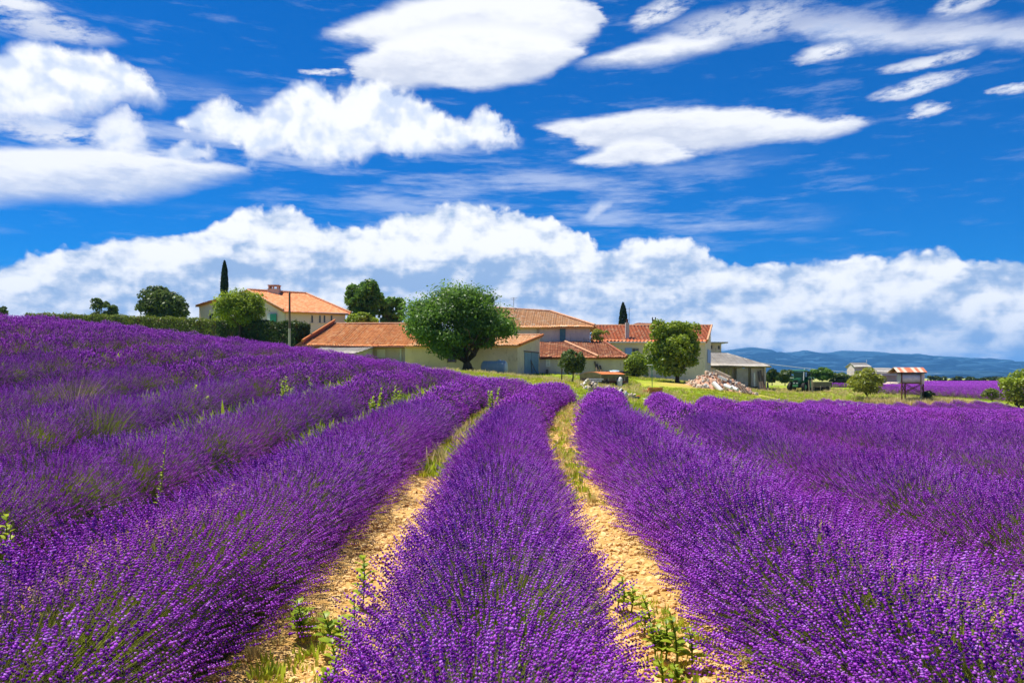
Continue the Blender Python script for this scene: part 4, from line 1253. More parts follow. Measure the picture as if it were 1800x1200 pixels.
def tree(name, px, base_py, box, Y, label, cat='tree', mat_='tree', nclump=60, nleaf=7000, leaf=.16, clump=.3, seed=1,
         trunk=.22, group=None, depth=None, shape=None, spiky=0.0, tiltx=0.0, stems=1, bx=None):
    """box = crown extent in the photo (x0, y0, x1, y1); Y distance"""
    r = np.random.default_rng(seed)
    x0, y0, x1, y1 = box
    X = XY(px, Y)[0] if bx is None else bx
    z = gz(X, Y)
    c0 = W3((x0 + x1) / 2, (y0 + y1) / 2, Y)
    rx = (x1 - x0) / 2 / F * Y; rz_ = (y1 - y0) / 2 / F * Y; ry = depth or rx * .92
    t = empty(name, (X, Y, z), label, cat, group)
    V, Fc, T = crown_mesh('crown', c0, (rx, ry, rz_), r, nclump, nleaf, leaf, clump, shape, spiky=spiky)
    me_ = fast_mesh('crown', V - np.array([X, Y, z]), Fc, {'tint': T})
    place_obj('crown', me_, t, M[mat_])
    if trunk:
        mb = MB()
        fork = Vector((X + (c0.x - X) * .3, Y, max(z + .4, c0.z - rz_ * .75)))
        for s in range(stems):
            a = Vector((X + (s - (stems - 1) / 2) * trunk * 2, Y, z - .25))
            pts = limb(mb, a, fork, trunk * 1.25, trunk * .8, r, 8, .03)
        for i in range(9):
            u = r.normal(0, 1, 3); u /= np.linalg.norm(u); u[2] = abs(u[2]) * .9 + .1
            e_ = c0 + Vector((u[0] * rx, u[1] * ry, (u[2] - .25) * rz_)) * .78
            p_ = limb(mb, fork, e_, trunk * .5, trunk * .08, r, 5, .07)
            for q in range(2):
                u2 = r.normal(0, 1, 3); u2[2] = abs(u2[2])
                limb(mb, p_[2 + q], p_[2 + q] + Vector(u2) * rx * .22, trunk * .2, trunk * .05, r, 4, .05)
        mb.build('trunk', M['bark'], t, sm=True)
    return t

# big tree before the byre: dense, dark, with upright pointed shoots
tree('broadleaf_tree', 826, 650, (702, 508, 908, 655), 66, 'largest dark green tree, domed and dense, standing before the beige byre', nclump=230, nleaf=42000, leaf=.125, clump=.19,
     seed=21, trunk=.30, spiky=.5, stems=2, shape=lambda p: not (p[2] < -.42 and p[0] > .10) and not (p[2] < -.66 and abs(p[0]) < .35))
tree('broadleaf_tree', 1192, 672, (1134, 558, 1238, 674), 70, 'bright green round tree before the red roofed house, shading bare earth', mat_='bright', nclump=120, nleaf=20000, leaf=.135, clump=.24,
     seed=22, trunk=.20, shape=lambda p: not (p[2] < -.6 and abs(p[0]) > .55))
tree('broadleaf_tree', 660, 575, (602, 490, 686, 572), 92, 'tall uneven tree between the pink house and the big tree', nclump=85, nleaf=9000, leaf=.19, clump=.25, seed=23, trunk=.25)
tree('broadleaf_tree', 692, 580, (664, 520, 718, 580), 93, 'lower tree leaning out right of the tall uneven tree', nclump=34, nleaf=4200, leaf=.19, clump=.34, seed=24, trunk=.18)
tree('rounded_shrub', 634, 585, (605, 548, 668, 582), 89, 'low rounded shrub rising over the ridge of the low barn', 'shrub', nclump=34, nleaf=4200, leaf=.16, clump=.34, seed=25, trunk=.08, mat_='bright')
tree('broadleaf_tree', 422, 580, (374, 509, 472, 582), 78, 'round green tree standing behind the hedge before the pink house gable', nclump=100, nleaf=15000, leaf=.115, clump=.24, seed=26, trunk=.16, spiky=.5, mat_='bright')
tree('broadleaf_tree', 290, 575, (240, 492, 344, 578), 95, 'dark broad tree behind the middle of the yellow topped hedge', nclump=90, nleaf=10000, leaf=.18, clump=.24, seed=27, trunk=.25, mat_='olive',
     shape=lambda p: p[2] < .75 - .9 * abs(p[0] + .25))
tree('broadleaf_tree', 181, 570, (153, 524, 208, 572), 100, 'small thin crowned tree on the skyline, left of the dark broad tree', nclump=34, nleaf=2600, leaf=.18, clump=.28, seed=28, trunk=.12, mat_='olive')
tree('broadleaf_tree', 4, 560, (-14, 536, 17, 562), 96, 'small shrubby tree top at the left edge of the photo', nclump=16, nleaf=1200, leaf=.18, clump=.4, seed=29, trunk=.08, mat_='olive')
tree('young_tree', 1007, 665, (985, 610, 1032, 664), 52, 'young slim trunked tree beside the old trailer', nclump=34, nleaf=4800, leaf=.085, clump=.34, seed=30, trunk=.055, mat_='olive')
# bare stake-like sapling beside it
pz = Vector((*XY(987, 52.5), 0)); pz.z = gz(pz.x, pz.y)
sp_ = empty('sapling', pz, 'thin bare stemmed sapling just left of the young tree', 'sapling')
MB().tube([pz - Vector((0, 0, .1)), pz + Vector((.03, 0, .8)), Vector((pz.x, pz.y, W3(0, 629, 52.5).z))], [.05, .04, .02], 6).build('trunk', M['bark'], sp_)
V, Fc, T = crown_mesh('c', W3(987, 641, 52.5), (.22, .22, .45), np.random.default_rng(3), 8, 160, .06, .5)
place_obj('crown', fast_mesh('crown', V - np.array(pz), Fc, {'tint': T}), sp_, M['olive'])

def cypress(px, Y, y0, y1, w, label, seed):
    r = np.random.default_rng(seed)
    X = XY(px, Y)[0]; z = gz(X, Y); zt_ = W3(px, y0, Y).z; hw = w / 2 / F * Y
    t = empty('cypress', (X, Y, z), label, 'cypress')
    n = 7000
    f = r.uniform(0, 1, n) ** .9
    rad = hw * np.clip(np.minimum(1.0, (1 - f) * 4.5) ** .6, 0.05, 1) * (.93 + .07 * np.sin(f * 23 + seed)) * np.minimum(1, .6 + f * 2)
    ph = r.uniform(0, 6.28, n); q = r.uniform(.7, 1.05, n)
    c = np.stack([X + np.cos(ph) * rad * q + .06 * hw * np.sin(f * 9), Y + np.sin(ph) * rad * q, z + .5 + (zt_ - z - .5) * f], -1)
    nn = np.stack([np.cos(ph), np.sin(ph), np.full(n, .3)], -1)
    V, Fc = leaves(c, nn, np.full(n, .13), r, .4, 1.5)
    place_obj('crown', fast_mesh('crown', V - np.array([X, Y, z]), Fc, {'tint': np.repeat(r.random(n), 4)}), t, M['cypress'])
    MB().tube([(X, Y, z - .2), (X, Y, zt_ - 1)], [.14, .03], 6).build('trunk', M['bark'], t)
cypress(394.5, 84.5, 459, 545, 12.5, 'tall thin dark cypress rising above the pink house roof', 5)
cypress(1095, 101, 532, 600, 16, 'short dark cypress rising behind the red barrel tile roof', 6)

# bushes
tree('garden_bushes', 1120, 662, (1088, 614, 1146, 672), 84, 'mixed green bushes along the house wall, left of the bright green tree', 'bushes', nclump=80, nleaf=13000, leaf=.105, clump=.28, seed=31, trunk=.06, mat_='bright', depth=1.8)
tree('climbing_plant', 1054, 612, (1036, 576, 1072, 604), 90.8, 'thin climbing plant at the gap between the tall barn and the red roof', 'plant', nclump=16, nleaf=700, leaf=.11, clump=.35, seed=32, trunk=.04, mat_='yellow', depth=.5)
tree('climbing_plant', 1080, 622, (1062, 608, 1096, 628), 86, 'sparse vine along the cream wall above the brown lean-to roof', 'plant', nclump=14, nleaf=420, leaf=.10, clump=.35, seed=33, trunk=.03, mat_='yellow', depth=.4)
tree('round_shrub', 1524, 694, (1488, 646, 1560, 702), 84, 'yellow green round shrub on the grass strip, left of the raised tank', 'shrub', nclump=44, nleaf=5200, leaf=.13, clump=.32, seed=34, trunk=.07, mat_='yellow', stems=3)
tree('round_shrub', 1786, 716, (1750, 638, 1850, 726), 74, 'tall green shrub at the right edge of the photo', 'shrub', nclump=60, nleaf=8000, leaf=.12, clump=.28, seed=35, trunk=.08, mat_='bright', stems=3)
for i, (x0, y0, x1, y1, Y, mt, lb) in enumerate((
    (1342, 649, 1372, 676, 118, 'hedge_d', 'dark bush right behind the planks of the open barn'),
    (1362, 648, 1398, 676, 120, 'olive', 'bush behind the tractor, to its left'),
    (1424, 644, 1466, 672, 125, 'tree', 'tallest bush right behind the tractor cab'),
    (1452, 654, 1500, 676, 126, 'olive', 'low bush between the tractor and the far shed tower'),
    (1400, 652, 1432, 676, 124, 'hedge_d', 'bush showing directly behind the tractor'))):
    tree('field_bush', (x0 + x1) / 2, y1, (x0, y0, x1, y1), Y, lb, 'bush', nclump=24, nleaf=2600, leaf=.22, clump=.36, seed=40 + i, trunk=.07, mat_=mt, group='bushes behind the tractor')
tree('dark_weed_bush', 1631, 710, (1617, 686, 1646, 708), 82, 'small dark bush at the right foot of the raised tank', 'bush', nclump=14, nleaf=900, leaf=.12, clump=.4, seed=50, trunk=.04, mat_='hedge_d')
tree('dark_weed_bush', 1745, 704, (1722, 682, 1762, 706), 86, 'brownish dry bush left of the tall shrub at the right edge', 'bush', nclump=18, nleaf=900, leaf=.12, clump=.4, seed=51, trunk=.04, mat_='hedge_y')
# far tree line past the lavender
ft = np.random.default_rng(8)
V_ = []; F_ = []; T_ = []; nb = 0
for x in np.arange(1640, 1990, 7.0):
    Y = 300 + ft.uniform(-15, 25); s = ft.uniform(.5, 1)
    if x < 1700 and ft.random() < .3: continue
    c0 = W3(x, 669, Y)
    V, Fc, T = crown_mesh('c', (c0.x, Y, gz(c0.x, Y) + 1.3 * s), (ft.uniform(1.4, 2.6), 1.6, 1.7 * s), ft, 7, 260, .35, .45)
    V_.append(V); F_.append(Fc + nb); T_.append(T); nb += len(V)
o = bpy.data.objects.new('far_tree_line', fast_mesh('far_tree_line', np.concatenate(V_), np.concatenate(F_), {'tint': np.concatenate(T_)}))
o.data.materials.append(M['hedge_d']); link(o); tag(o, 'far low tree line at the back edge of the distant lavender field', 'tree line', kind='stuff')

def hedge(name, pts, label, mat_, seed, dens=150, w=1.1):
    """pts: (px, top py, Y, height)"""
    r = np.random.default_rng(seed)
    C_ = []; NN = []; core = MB()
    nodes = []
    for px, py, Y, h in pts:
        t = W3(px, py, Y); nodes.append((t.x, Y, t.z, h))
    for (xa, ya, za, ha), (xb, yb, zb, hb) in zip(nodes[:-1], nodes[1:]):
        a = np.array([xa, ya]); b = np.array([xb, yb]); L_ = np.linalg.norm(b - a); d = (b - a) / L_; nrm = np.array([d[1], -d[0]])
        n = int(dens * L_ * (ha + w))
        u = r.random(n); f = r.random(n) < ha * 2 / (ha * 2 + w)
        s = np.where(r.random(n) < .75, 1, -1)
        h_ = ha + (hb - ha) * u
        bumpz = .10 * np.sin(u * L_ * 1.7 + seed) + .06 * np.sin(u * L_ * 4.1)
        zt_ = za + (zb - za) * u + bumpz
        side = np.where(f, s * w / 2 * (1 + .10 * np.sin(u * L_ * 2.3)), r.uniform(-w / 2, w / 2, n))
        z = np.where(f, zt_ - r.random(n) * h_, zt_ + r.normal(0, .05, n))
        p = a[None] + d[None] * (u * L_)[:, None] + nrm[None] * side[:, None]
        C_.append(np.c_[p, z] + r.normal(0, .05, (n, 3)))
        NN.append(np.where(f[:, None], np.c_[nrm[0] * s, nrm[1] * s, np.full(n, .3)], np.array([[0, 0, 1.]])))
        q = [Vector((xa, ya, 0)), Vector((xb, yb, 0))]; o_ = Vector((nrm[0], nrm[1], 0)) * (w / 2 - .1)
        core.poly([q[0] - o_ + Vector((0, 0, za - ha)), q[0] + o_ + Vector((0, 0, za - ha)), q[1] + o_ + Vector((0, 0, zb - hb)), q[1] - o_ + Vector((0, 0, zb - hb)),
                   q[0] - o_ + Vector((0, 0, za - .14)), q[0] + o_ + Vector((0, 0, za - .14)), q[1] + o_ + Vector((0, 0, zb - .14)), q[1] - o_ + Vector((0, 0, zb - .14))],
                  [(3, 2, 1, 0), (4, 5, 6, 7), (0, 1, 5, 4), (1, 2, 6, 5), (2, 3, 7, 6), (3, 0, 4, 7)])
    for (xa, ya, za, ha), sg in ((nodes[0], -1), (nodes[-1], 1)):
        n = int(dens * w * ha * 1.6); dd = np.array([nodes[-1][0] - nodes[0][0], nodes[-1][1] - nodes[0][1]]); dd = dd / np.linalg.norm(dd); nn_ = np.array([dd[1], -dd[0]])
        u = r.uniform(-w / 2, w / 2, n)
        C_.append(np.c_[np.array([xa, ya])[None] + dd * sg * r.uniform(-.05, .22, n)[:, None] + nn_ * u[:, None], za - r.random(n) * ha])
        NN.append(np.tile([dd[0] * sg, dd[1] * sg, .3], (n, 1)))
    C_ = np.concatenate(C_); NN = np.concatenate(NN)
    V, Fc = leaves(C_, NN, np.full(len(C_), .11), r, .5)
    x, y = nodes[-1][0], nodes[-1][1]; e = empty(name, (x, y, gz(x, y)), label, 'hedge')
    place_obj('leaves', fast_mesh('leaves', V - np.array(e.location), Fc, {'tint': np.repeat(r.random(len(C_)), 4)}), e, M[mat_])
    core.build('inner_branches', M['bark'], e)
hedge('clipped_hedge', [(52, 551.5, 97, 2.0), (150, 554, 94, 2.2), (230, 556.5, 90, 2.3), (320, 560, 86, 2.5), (392, 563.5, 82, 2.8)],
      'long clipped hedge with sunlit yellowish top and brown patches, left part of the hedge line', 'hedge_y', 3, 130)
hedge('dark_hedge', [(392, 564, 81, 2.8), (440, 566, 79, 3.0), (490, 567.5, 76.5, 3.0), (533, 569, 74, 3.2)],
      'taller dark green hedge section ending beside the orange barn roof', 'hedge_d', 4, 240, 1.4)

# ------------------------------------------------------------------ grass and path weeds
def blades(name, n, rad, h, w, seed, mat_, lean=.5, leafy_=False):
    r = np.random.default_rng(seed)
    ph = r.uniform(0, 6.28, n); rr_ = rad * r.random(n) ** .5
    b = np.c_[np.cos(ph) * rr_, np.sin(ph) * rr_, np.zeros(n)]
    hh = h * r.uniform(.5, 1.2, n)
    dr_ = np.c_[np.cos(ph), np.sin(ph), np.zeros(n)] * (lean * hh * r.random(n))[:, None] + r.normal(0, .15, (n, 3)) * hh[:, None] * [1, 1, 0]
    tip = b + dr_ + np.c_[np.zeros((n, 2)), hh]
    a = np.c_[-np.sin(ph + r.normal(0, 1, n)), np.cos(ph), np.zeros(n)] * w
    mid = b + dr_ * .35 + np.c_[np.zeros((n, 2)), hh * .55]
    V = np.stack([b - a, b + a, mid + a * .8, mid - a * .8, tip], 1).reshape(-1, 3)
    i = np.arange(n)[:, None] * 5
    q = np.concatenate([i + [0, 1, 2], i + [0, 2, 3], i + [3, 2, 4]])
    me_ = fast_mesh(name, V, q, {'tint': np.repeat(r.random(n), 5)}); me_.materials.append(M[mat_])
    return bpy.data.objects.new(name, me_)
GRASS = proto_collection('grass_tuft', [blades('g', 26, .16, .10, .010, 60 + i, 'grass') for i in range(3)] +
                         [blades('g', 24, .12, .24, .010, 63 + i, 'drygrass', .7) for i in range(2)] + [blades('g', 18, .14, .16, .014, 65, 'weed')])
GN_GRASS = gn_group('scatter_grass', GRASS)
gr = np.random.default_rng(12)
def grass_patch(name, pts, sc, ids, label, cat='grass'):
    pts = np.asarray(pts); n = len(pts)
    P = np.c_[pts, ground(pts[:, 0], pts[:, 1]) - .01]
    return scatter(name, P, np.c_[gr.normal(0, .1, (n, 2)), gr.uniform(0, 6.28, n)], sc, ids, GN_GRASS, label=label, cat=cat, kind='stuff')
# farmyard lawn
n = 52000
y = gr.uniform(31, 104, n) ; x = gr.uniform(-6, 62, n)
ok = (y > field_end(x) + .3) & (x < .55 * y + 1) & ~((np.abs(x - 16) < 5.5) & (np.abs(y - 66.5) < 4)) & (gr.random(n) < np.clip(60 / y, .3, 1))
ok &= ~((y > 70) & (x < 11.5)) | (gr.random(n) < .2)
x, y = x[ok], y[ok]
dr_ = gr.random(len(x)) < np.clip(.04 + .8 * bump2(x, y, 46, 82, 14, 5) + .35 * bump2(x, y, 35, 97, 14, 6) + .3 * bump2(x, y, 4, 58, 7, 8), 0, 1)
idx = np.where(dr_, gr.integers(3, 5, len(x)), gr.integers(0, 3, len(x)))
grass_patch('lawn_grass', np.c_[x, y], gr.uniform(.8, 1.5, len(x)), idx, 'short sunlit yellow green lawn between the lavender and the farm')
# tall dry grasses on the strip before the far field
n = 2600
x = gr.uniform(36, 64, n); y = 79.5 + (x - 30) * .12 + gr.normal(0, 2.0, n)
ok = y > field_end(x) + .8
x, y = x[ok], y[ok]
grass_patch('tall_dry_grass', np.c_[x, y], gr.uniform(1.6, 3.4, len(x)), np.where(gr.random(len(x)) < .72, gr.integers(3, 5, len(x)), 5), 'tall straw coloured grass strip round the raised tank legs')
# weeds filling parts of the paths
def path_pts(k, y0, y1, n, w=.22):
    y = gr.uniform(y0, y1, n); return np.c_[row_x(k, y) + gr.normal(0, w * .6, n), y]
grass_patch('path_grass', path_pts(1.5, 10, 33, 1500, .34), gr.uniform(1.0, 2.2, 1500), np.where(gr.random(1500) < .7, 5, gr.integers(0, 3, 1500)), 'green grass covering the third path, right of the right stony path')
grass_patch('path_weeds', path_pts(.5, 9, 30, 260, .32), gr.uniform(.4, .8, 260), gr.choice([0, 5, 3], 260), 'thin weeds between the stones of the right stony path')
grass_patch('path_weeds', path_pts(-.5, 11, 30, 420, .26), gr.uniform(.5, 1.3, 420), gr.choice([0, 5, 5, 3], 420), 'weeds along the far part of the left stony path')
grass_patch('path_weeds', path_pts(-.5, 3.2, 5.2, 70, .30), gr.uniform(.3, .6, 70), gr.choice([0, 1, 5, 3], 70), 'low dry weeds at the near left edge of the left stony path')
grass_patch('path_weeds', path_pts(.5, 3.3, 5.6, 40, .25), gr.uniform(.3, .55, 40), gr.choice([0, 1, 5], 40), 'low weeds on the near stones of the right stony path')
q = np.concatenate([path_pts(-1.5, 12, 31, 420, .3), path_pts(-2.5, 10, 30, 360, .35), path_pts(-3.5, 11, 32, 300, .4)])
grass_patch('slope_weeds', q, gr.uniform(1.2, 2.6, len(q)), np.full(len(q), 5), 'bright green weeds standing between the rows on the left slope')
q = np.concatenate([path_pts(k_, 12, 38, 210, .4) for k_ in (-4.5, -5.5, -6.5, -7.5, -8.5)])
grass_patch('slope_weeds', q, gr.uniform(1.2, 2.3, len(q)), np.full(len(q), 5), 'scattered weeds high on the left slope')

# ------------------------------------------------------------------ stones of the paths
def pebble(seed, sub=1):
    import bmesh
    bm = bmesh.new(); bmesh.ops.create_icosphere(bm, subdivisions=sub, radius=1)
    r = np.random.default_rng(seed); s = r.uniform([.8, .6, .35], [1.2, .95, .6])
    for v in bm.verts: v.co = Vector(np.array(v.co) * s * r.uniform(.78, 1.12))
    me_ = bpy.data.meshes.new('pebble'); bm.to_mesh(me_); bm.free(); return me_
pb = []
for i in range(5):
    me_ = pebble(i); me_.materials.append(M['stone']); pb.append(bpy.data.objects.new('p', me_))
PEB = proto_collection('pebble', pb); GN_PEB = gn_group('scatter_pebbles', PEB)
P = []; sc_ = []
for k_ in (-.5, .5, 1.5, -1.5):
    n = 11000 if abs(k_) < 1 else 2500
    y = .8 + gr.random(n) ** 1.7 * 29; x = row_x(k_, y) + gr.normal(0, .24, n)
    P.append(np.c_[x, y]); sc_.append(gr.lognormal(math.log(.017), .45, n) * np.clip(.8 + y * .03, 1, 1.6))
P = np.concatenate(P); sc_ = np.clip(np.concatenate(sc_), .006, .05); n = len(P)
z = ground(P[:, 0], P[:, 1]); kx = row_k(P[:, 0], P[:, 1]); z = z - .05 + .10 * np.exp(-(np.abs(kx - np.round(kx)) / .28) ** 2)
scatter('path_gravel', np.c_[P, z + sc_ * .15], gr.uniform(0, 6.28, (n, 3)) * [.08, .08, 1], sc_, gr.integers(0, 5, n), GN_PEB,
        label='ochre limestone gravel on the paths between the lavender rows', cat='gravel', kind='stuff')

# ------------------------------------------------------------------ single weeds near the camera
def leaf_card(mb_v, mb_f, tints, base, d, up, L_, w, t, r):
    d = d / np.linalg.norm(d); s = np.cross(d, up); s /= np.linalg.norm(s) + 1e-6; u = np.cross(s, d)
    prof = [(0, .12), (.25, .8), (.5, 1), (.75, .65), (1, .02)]
    nb = len(mb_v)
    for f, ww in prof:
        c = base + d * L_ * f - up * L_ * .28 * f * f
        fold = u * w * .25 * ww
        mb_v += [c - s * w * ww + fold, c, c + s * w * ww + fold]
        tints += [t] * 3
    for i in range(4):
        a = nb + i * 3
        mb_f += [(a, a + 1, a + 4, a + 3), (a + 1, a + 2, a + 5, a + 4)]

def weed(px, py, h, Y, label, seed, nst=1, leaf=.07, name='weed_plant', mat_='weed', k=None):
    """py: photo row of the foot"""
    r = np.random.default_rng(seed)
    X = XY(px, Y)[0]; z = gz(X, Y)
    e = empty(name, (X, Y, z), label, 'weed', 'weeds growing between the rows')
    st = MB(); V = []; Fc = []; T = []
    for s in range(nst):
        b = np.array([r.normal(0, .05) * (nst > 1), r.normal(0, .05) * (nst > 1), 0])
        hh = h * (1 if s == 0 else r.uniform(.5, .9)); ln = r.normal(0, .12, 2)
        top = b + np.array([ln[0] * hh, ln[1] * hh, hh])
        st.tube([Vector(b) + Vector((X, Y, z - .02)), Vector((b + top) / 2) + Vector((X + .01, Y, z)), Vector(top) + Vector((X, Y, z))], [.006, .005, .003], 5)
        nl = int(8 + hh * 26)
        for i in range(nl):
            f = .12 + .88 * i / nl; p = b + (top - b) * f; ph = i * 2.4 + r.uniform(-.3, .3)
            L_ = leaf * (1.25 - .75 * f) * r.uniform(.8, 1.3)
            d = np.array([math.cos(ph), math.sin(ph), .35 + f * .7])
            leaf_card(V, Fc, T, p, d, np.array([0, 0, 1.]), L_, L_ * .30, r.random(), r)
    st.build('stem', M['weed'], e)
    o = place_obj('leaves', fast_mesh('leaves', np.array(V), np.array(Fc), {'tint': np.array(T)}), e, M[mat_])
    return e
weed(638, 1030, .34, 5.35, 'upright broad leaved weed in the left stony path, farthest of the near ones', 1, leaf=.11)
weed(530, 1100, .24, 4.75, 'bushy weed with yellowish drooping leaves against the left edge of the left path', 2, 3, leaf=.10)
weed(594, 1125, .36, 4.45, 'tall pale weed in the middle of the near left stony path', 3, 3, leaf=.10)
weed(592, 1180, .14, 4.0, 'short weed at the foot of the central row, beside the left path stones', 4, 3, leaf=.07)
weed(616, 1150, .2, 4.2, 'leafy weed touching the left flank of the central lavender row', 11, 3, leaf=.07)
weed(1104, 1045, .22, 5.3, 'pale weed on the right stony path, farthest of its clump', 5, 3, leaf=.09)
weed(1135, 1090, .20, 4.8, 'mid sized weed on the right stony path with a thin brown stem', 6, 2, leaf=.08)
weed(1172, 1140, .2, 4.4, 'spreading yellow green weed on the near right stony path', 7, 4, leaf=.08)
weed(1215, 1150, .28, 4.35, 'taller weed against the right hand row at the near right path', 8, 2, leaf=.09)
weed(1180, 1190, .12, 4.0, 'lowest small weed at the bottom of the right stony path', 9, 3, leaf=.06)
weed(18, 1040, 1.0, 4.9, 'tall bright green leafy weed rising out of the lavender at the left edge', 10, 5, leaf=.10)
weed(273, 905, .84, 7.4, 'single tall green stalk poking out of the second row left', 12, 1, leaf=.045)
weed(865, 740, .75, 20.5, 'tall green weed cluster at the far part of the left path', 13, 6, leaf=.12)
weed(1022, 770, .5, 19.5, 'green weed leaning out of the far edge of the row right of the right path', 14, 3, leaf=.14)
weed(1229, 835, .55, 12.4, 'upright weed by the end of the green path among the right rows', 15, 2, leaf=.09)
weed(900, 1150, .66, 2.9, 'green shoots showing among the flowers at the front of the central row', 16, 4, leaf=.05)
weed(1755, 1160, .7, 3.6, 'green weed shoots among the flowers at the lower right corner', 17, 4, leaf=.06)
for i, (px_, Y_, s_, lb) in enumerate(((660, 16.8, .85, 'tallest yellow green weeds beyond the first left row, left clump'), (702, 18.2, .75, 'yellow green weeds beyond the first left row, middle clump'),
                                  (745, 20.5, .6, 'yellow green weeds beyond the first left row, small right clump'), (505, 16.8, .8, 'weed clump beyond the second left row, left of its stake like neighbour'),
                                  (545, 18.2, .7, 'weed clump beyond the second left row, right of its neighbour'), (353, 14.5, .7, 'short yellow weed clump low on the left slope'))):
    weed(px_, 0, s_, Y_, lb, 20 + i, 7, leaf=.12)

# green bare clump of lavender stalks and the dead one on the left slope
def stalks(px, Y, n, h, rad, mat_, label, seed, name):
    r = np.random.default_rng(seed); X = XY(px, Y)[0]; z = gz(X, Y)
    ob = blades(name, n, .16, h, .004, seed, mat_, rad)
    ob.name = name; ob.location = (X, Y, z + .05); link(ob)
    tag(ob, label, 'plant', kind='stuff')
stalks(172, 10.6, 260, .78, .7, 'lav_leaf', 'flowerless green lavender plant low on the left slope', 71, 'green_lavender_plant')
M['dead'] = leafy('dead_stalks', (.22, .14, .12), (.50, .36, .30), .2)
stalks(130, 13.0, 170, .80, .8, 'dead', 'dead pinkish grey plant with bare stalks on the left slope', 72, 'dead_plant')

# ------------------------------------------------------------------ gas tank
gc = W3(869, 645.5, 68.5)
GT = empty('gas_tank', (gc.x, gc.y, gz(gc.x, gc.y)), 'blue grey cylindrical gas tank lying against the byre wall by the big tree', 'tank')
ax = Vector((1, -.28, 0)).normalized(); L2 = 1.16; rt = .56
pr = [(-1, .02), (-.985, .45), (-.93, .8), (-.86, .96), (-.78, 1), (.78, 1), (.86, .96), (.93, .8), (.985, .45), (1, .02)]
MB().tube([gc + ax * L2 * a for a, b in pr], [rt * b for a, b in pr], 28, False).build('tank_body', M['steel'], GT, sm=True)
for s in (-.4, .35): MB().tube([gc + ax * L2 * (s - .01), gc + ax * L2 * (s + .01)], rt * 1.012, 28).build('weld_band', M['white_metal'], GT)
MB().tube([gc + ax * L2 * .86, gc + ax * L2 * .93, gc + ax * L2 * .985, gc + ax * L2 * 1.004], [rt * .97, rt * .82, rt * .46, .01], 28).build('sunlit_end_cap', M['white_metal'], GT, sm=True)  # white colour paints the bright light on the tank's right end
MB().tube([gc + ax * .45 + Vector((0, 0, rt - .03)), gc + ax * .45 + Vector((0, 0, rt + .12))], .14, 12).build('valve_cover', M['white_metal'], GT)
MB().tube([gc + ax * .8 + Vector((0, 0, rt - .05)), gc + ax * .8 + Vector((0, 0, rt + .09))], .07, 10).build('lifting_lug', M['white_metal'], GT)
for s in (-.7, .7): MB().box(gc + ax * s + Vector((0, 0, -rt * .9 - .15)), (.18, .9, .55), math.atan2(ax.y, ax.x)).build('foot', M['concrete'], GT)

# ------------------------------------------------------------------ old trailer with arched canvas and orange top
TY = 60.0
tl = W3(1022, 680, TY); T0 = Vector((tl.x, TY, gz(tl.x, TY)))
TR = empty('old_trailer', T0, 'old trailer with an arched green canvas end and orange sheet top, behind the scrap heap', 'trailer')
zt1 = W3(0, 654, TY).z; zs1 = W3(0, 661, TY).z; zb1 = T0.z + .25
xa, xb, xc = XY(1021, TY)[0], XY(1056, TY)[0], XY(1102, TY)[0]
# arched end facing us obliquely: from xa (far) to xb (near corner)
def arch(n=12, inset=0.0):
    out = []
    for i in range(n + 1):
        t = i / n
        zz_ = zs1 + (zt1 - zs1) * math.sin(math.pi * (0.08 + .84 * t)) ** .75
        if t > .55: zz_ = max(zz_, zt1 - .02 - (t - .55) * .55)
        out.append((t, zz_))
    return out
ar = arch()
pa = Vector((xa, TY + 1.1, 0)); pb_ = Vector((xb, TY, 0)); dv = Vector((xc - xb, .9, 0))
V = []; Fc = []
for t, zz_ in ar: V.append(pa.lerp(pb_, t) + Vector((0, 0, zz_)))
for t, zz_ in ar: V.append(pa.lerp(pb_, t) + Vector((0, 0, zs1 - .10)))
n = len(ar)
m_ = MB(); front = [V[i] for i in range(n)] + [pa.lerp(pb_, 1) + Vector((0, 0, zs1 - .12)), pa + Vector((0, 0, zs1 - .12))]
m_.prism(front, dv * .04); m_.build('canvas_end', M['canvas'], TR)
top = MB(); b = []
for i in range(n - 1):
    a_ = V[i]; c_ = V[i + 1]
    top.poly([a_ + dv * .04, c_ + dv * .04, c_ + dv, a_ + dv, a_ + dv * .04 + Vector((0, 0, .04)), c_ + dv * .04 + Vector((0, 0, .04)), c_ + dv + Vector((0, 0, .04)), a_ + dv + Vector((0, 0, .04))],
             [(0, 1, 2, 3), (7, 6, 5, 4), (0, 4, 5, 1), (2, 6, 7, 3)])
top.build('orange_top', M['orange_sheet'], TR)
zv = zs1 - .12
MB().box((pb_ + dv * .5) + Vector((0, -.03, zv + .12)), (dv.length, .08, .26), math.atan2(dv.y, dv.x)).build('top_rail', M['canvas'], TR)
MB().box((pa + pb_) / 2 + Vector((0, .06, (zb1 + zv) / 2)), ((pb_ - pa).length - .1, .06, zv - zb1), math.atan2(pb_.y - pa.y, pb_.x - pa.x)).build('end_panel', M['plywood'], TR)
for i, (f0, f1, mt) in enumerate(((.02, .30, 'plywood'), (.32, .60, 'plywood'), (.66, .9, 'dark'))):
    c_ = pb_ + dv * ((f0 + f1) / 2); MB().box(c_ + Vector((0, .05 if i < 2 else .4, (zb1 + zv) / 2)), (dv.length * (f1 - f0), .05, zv - zb1), math.atan2(dv.y, dv.x)).build('side_panel_or_shade', M[mt], TR)  # the last one is a dark sheet painting the shade inside the doorway
for f0 in (0, .31, .62, .97): MB().box(pb_ + dv * f0 + Vector((0, 0, (zb1 + zv) / 2)), (.08, .08, zv - zb1 + .02)).build('upright', M['wood_pale'], TR)
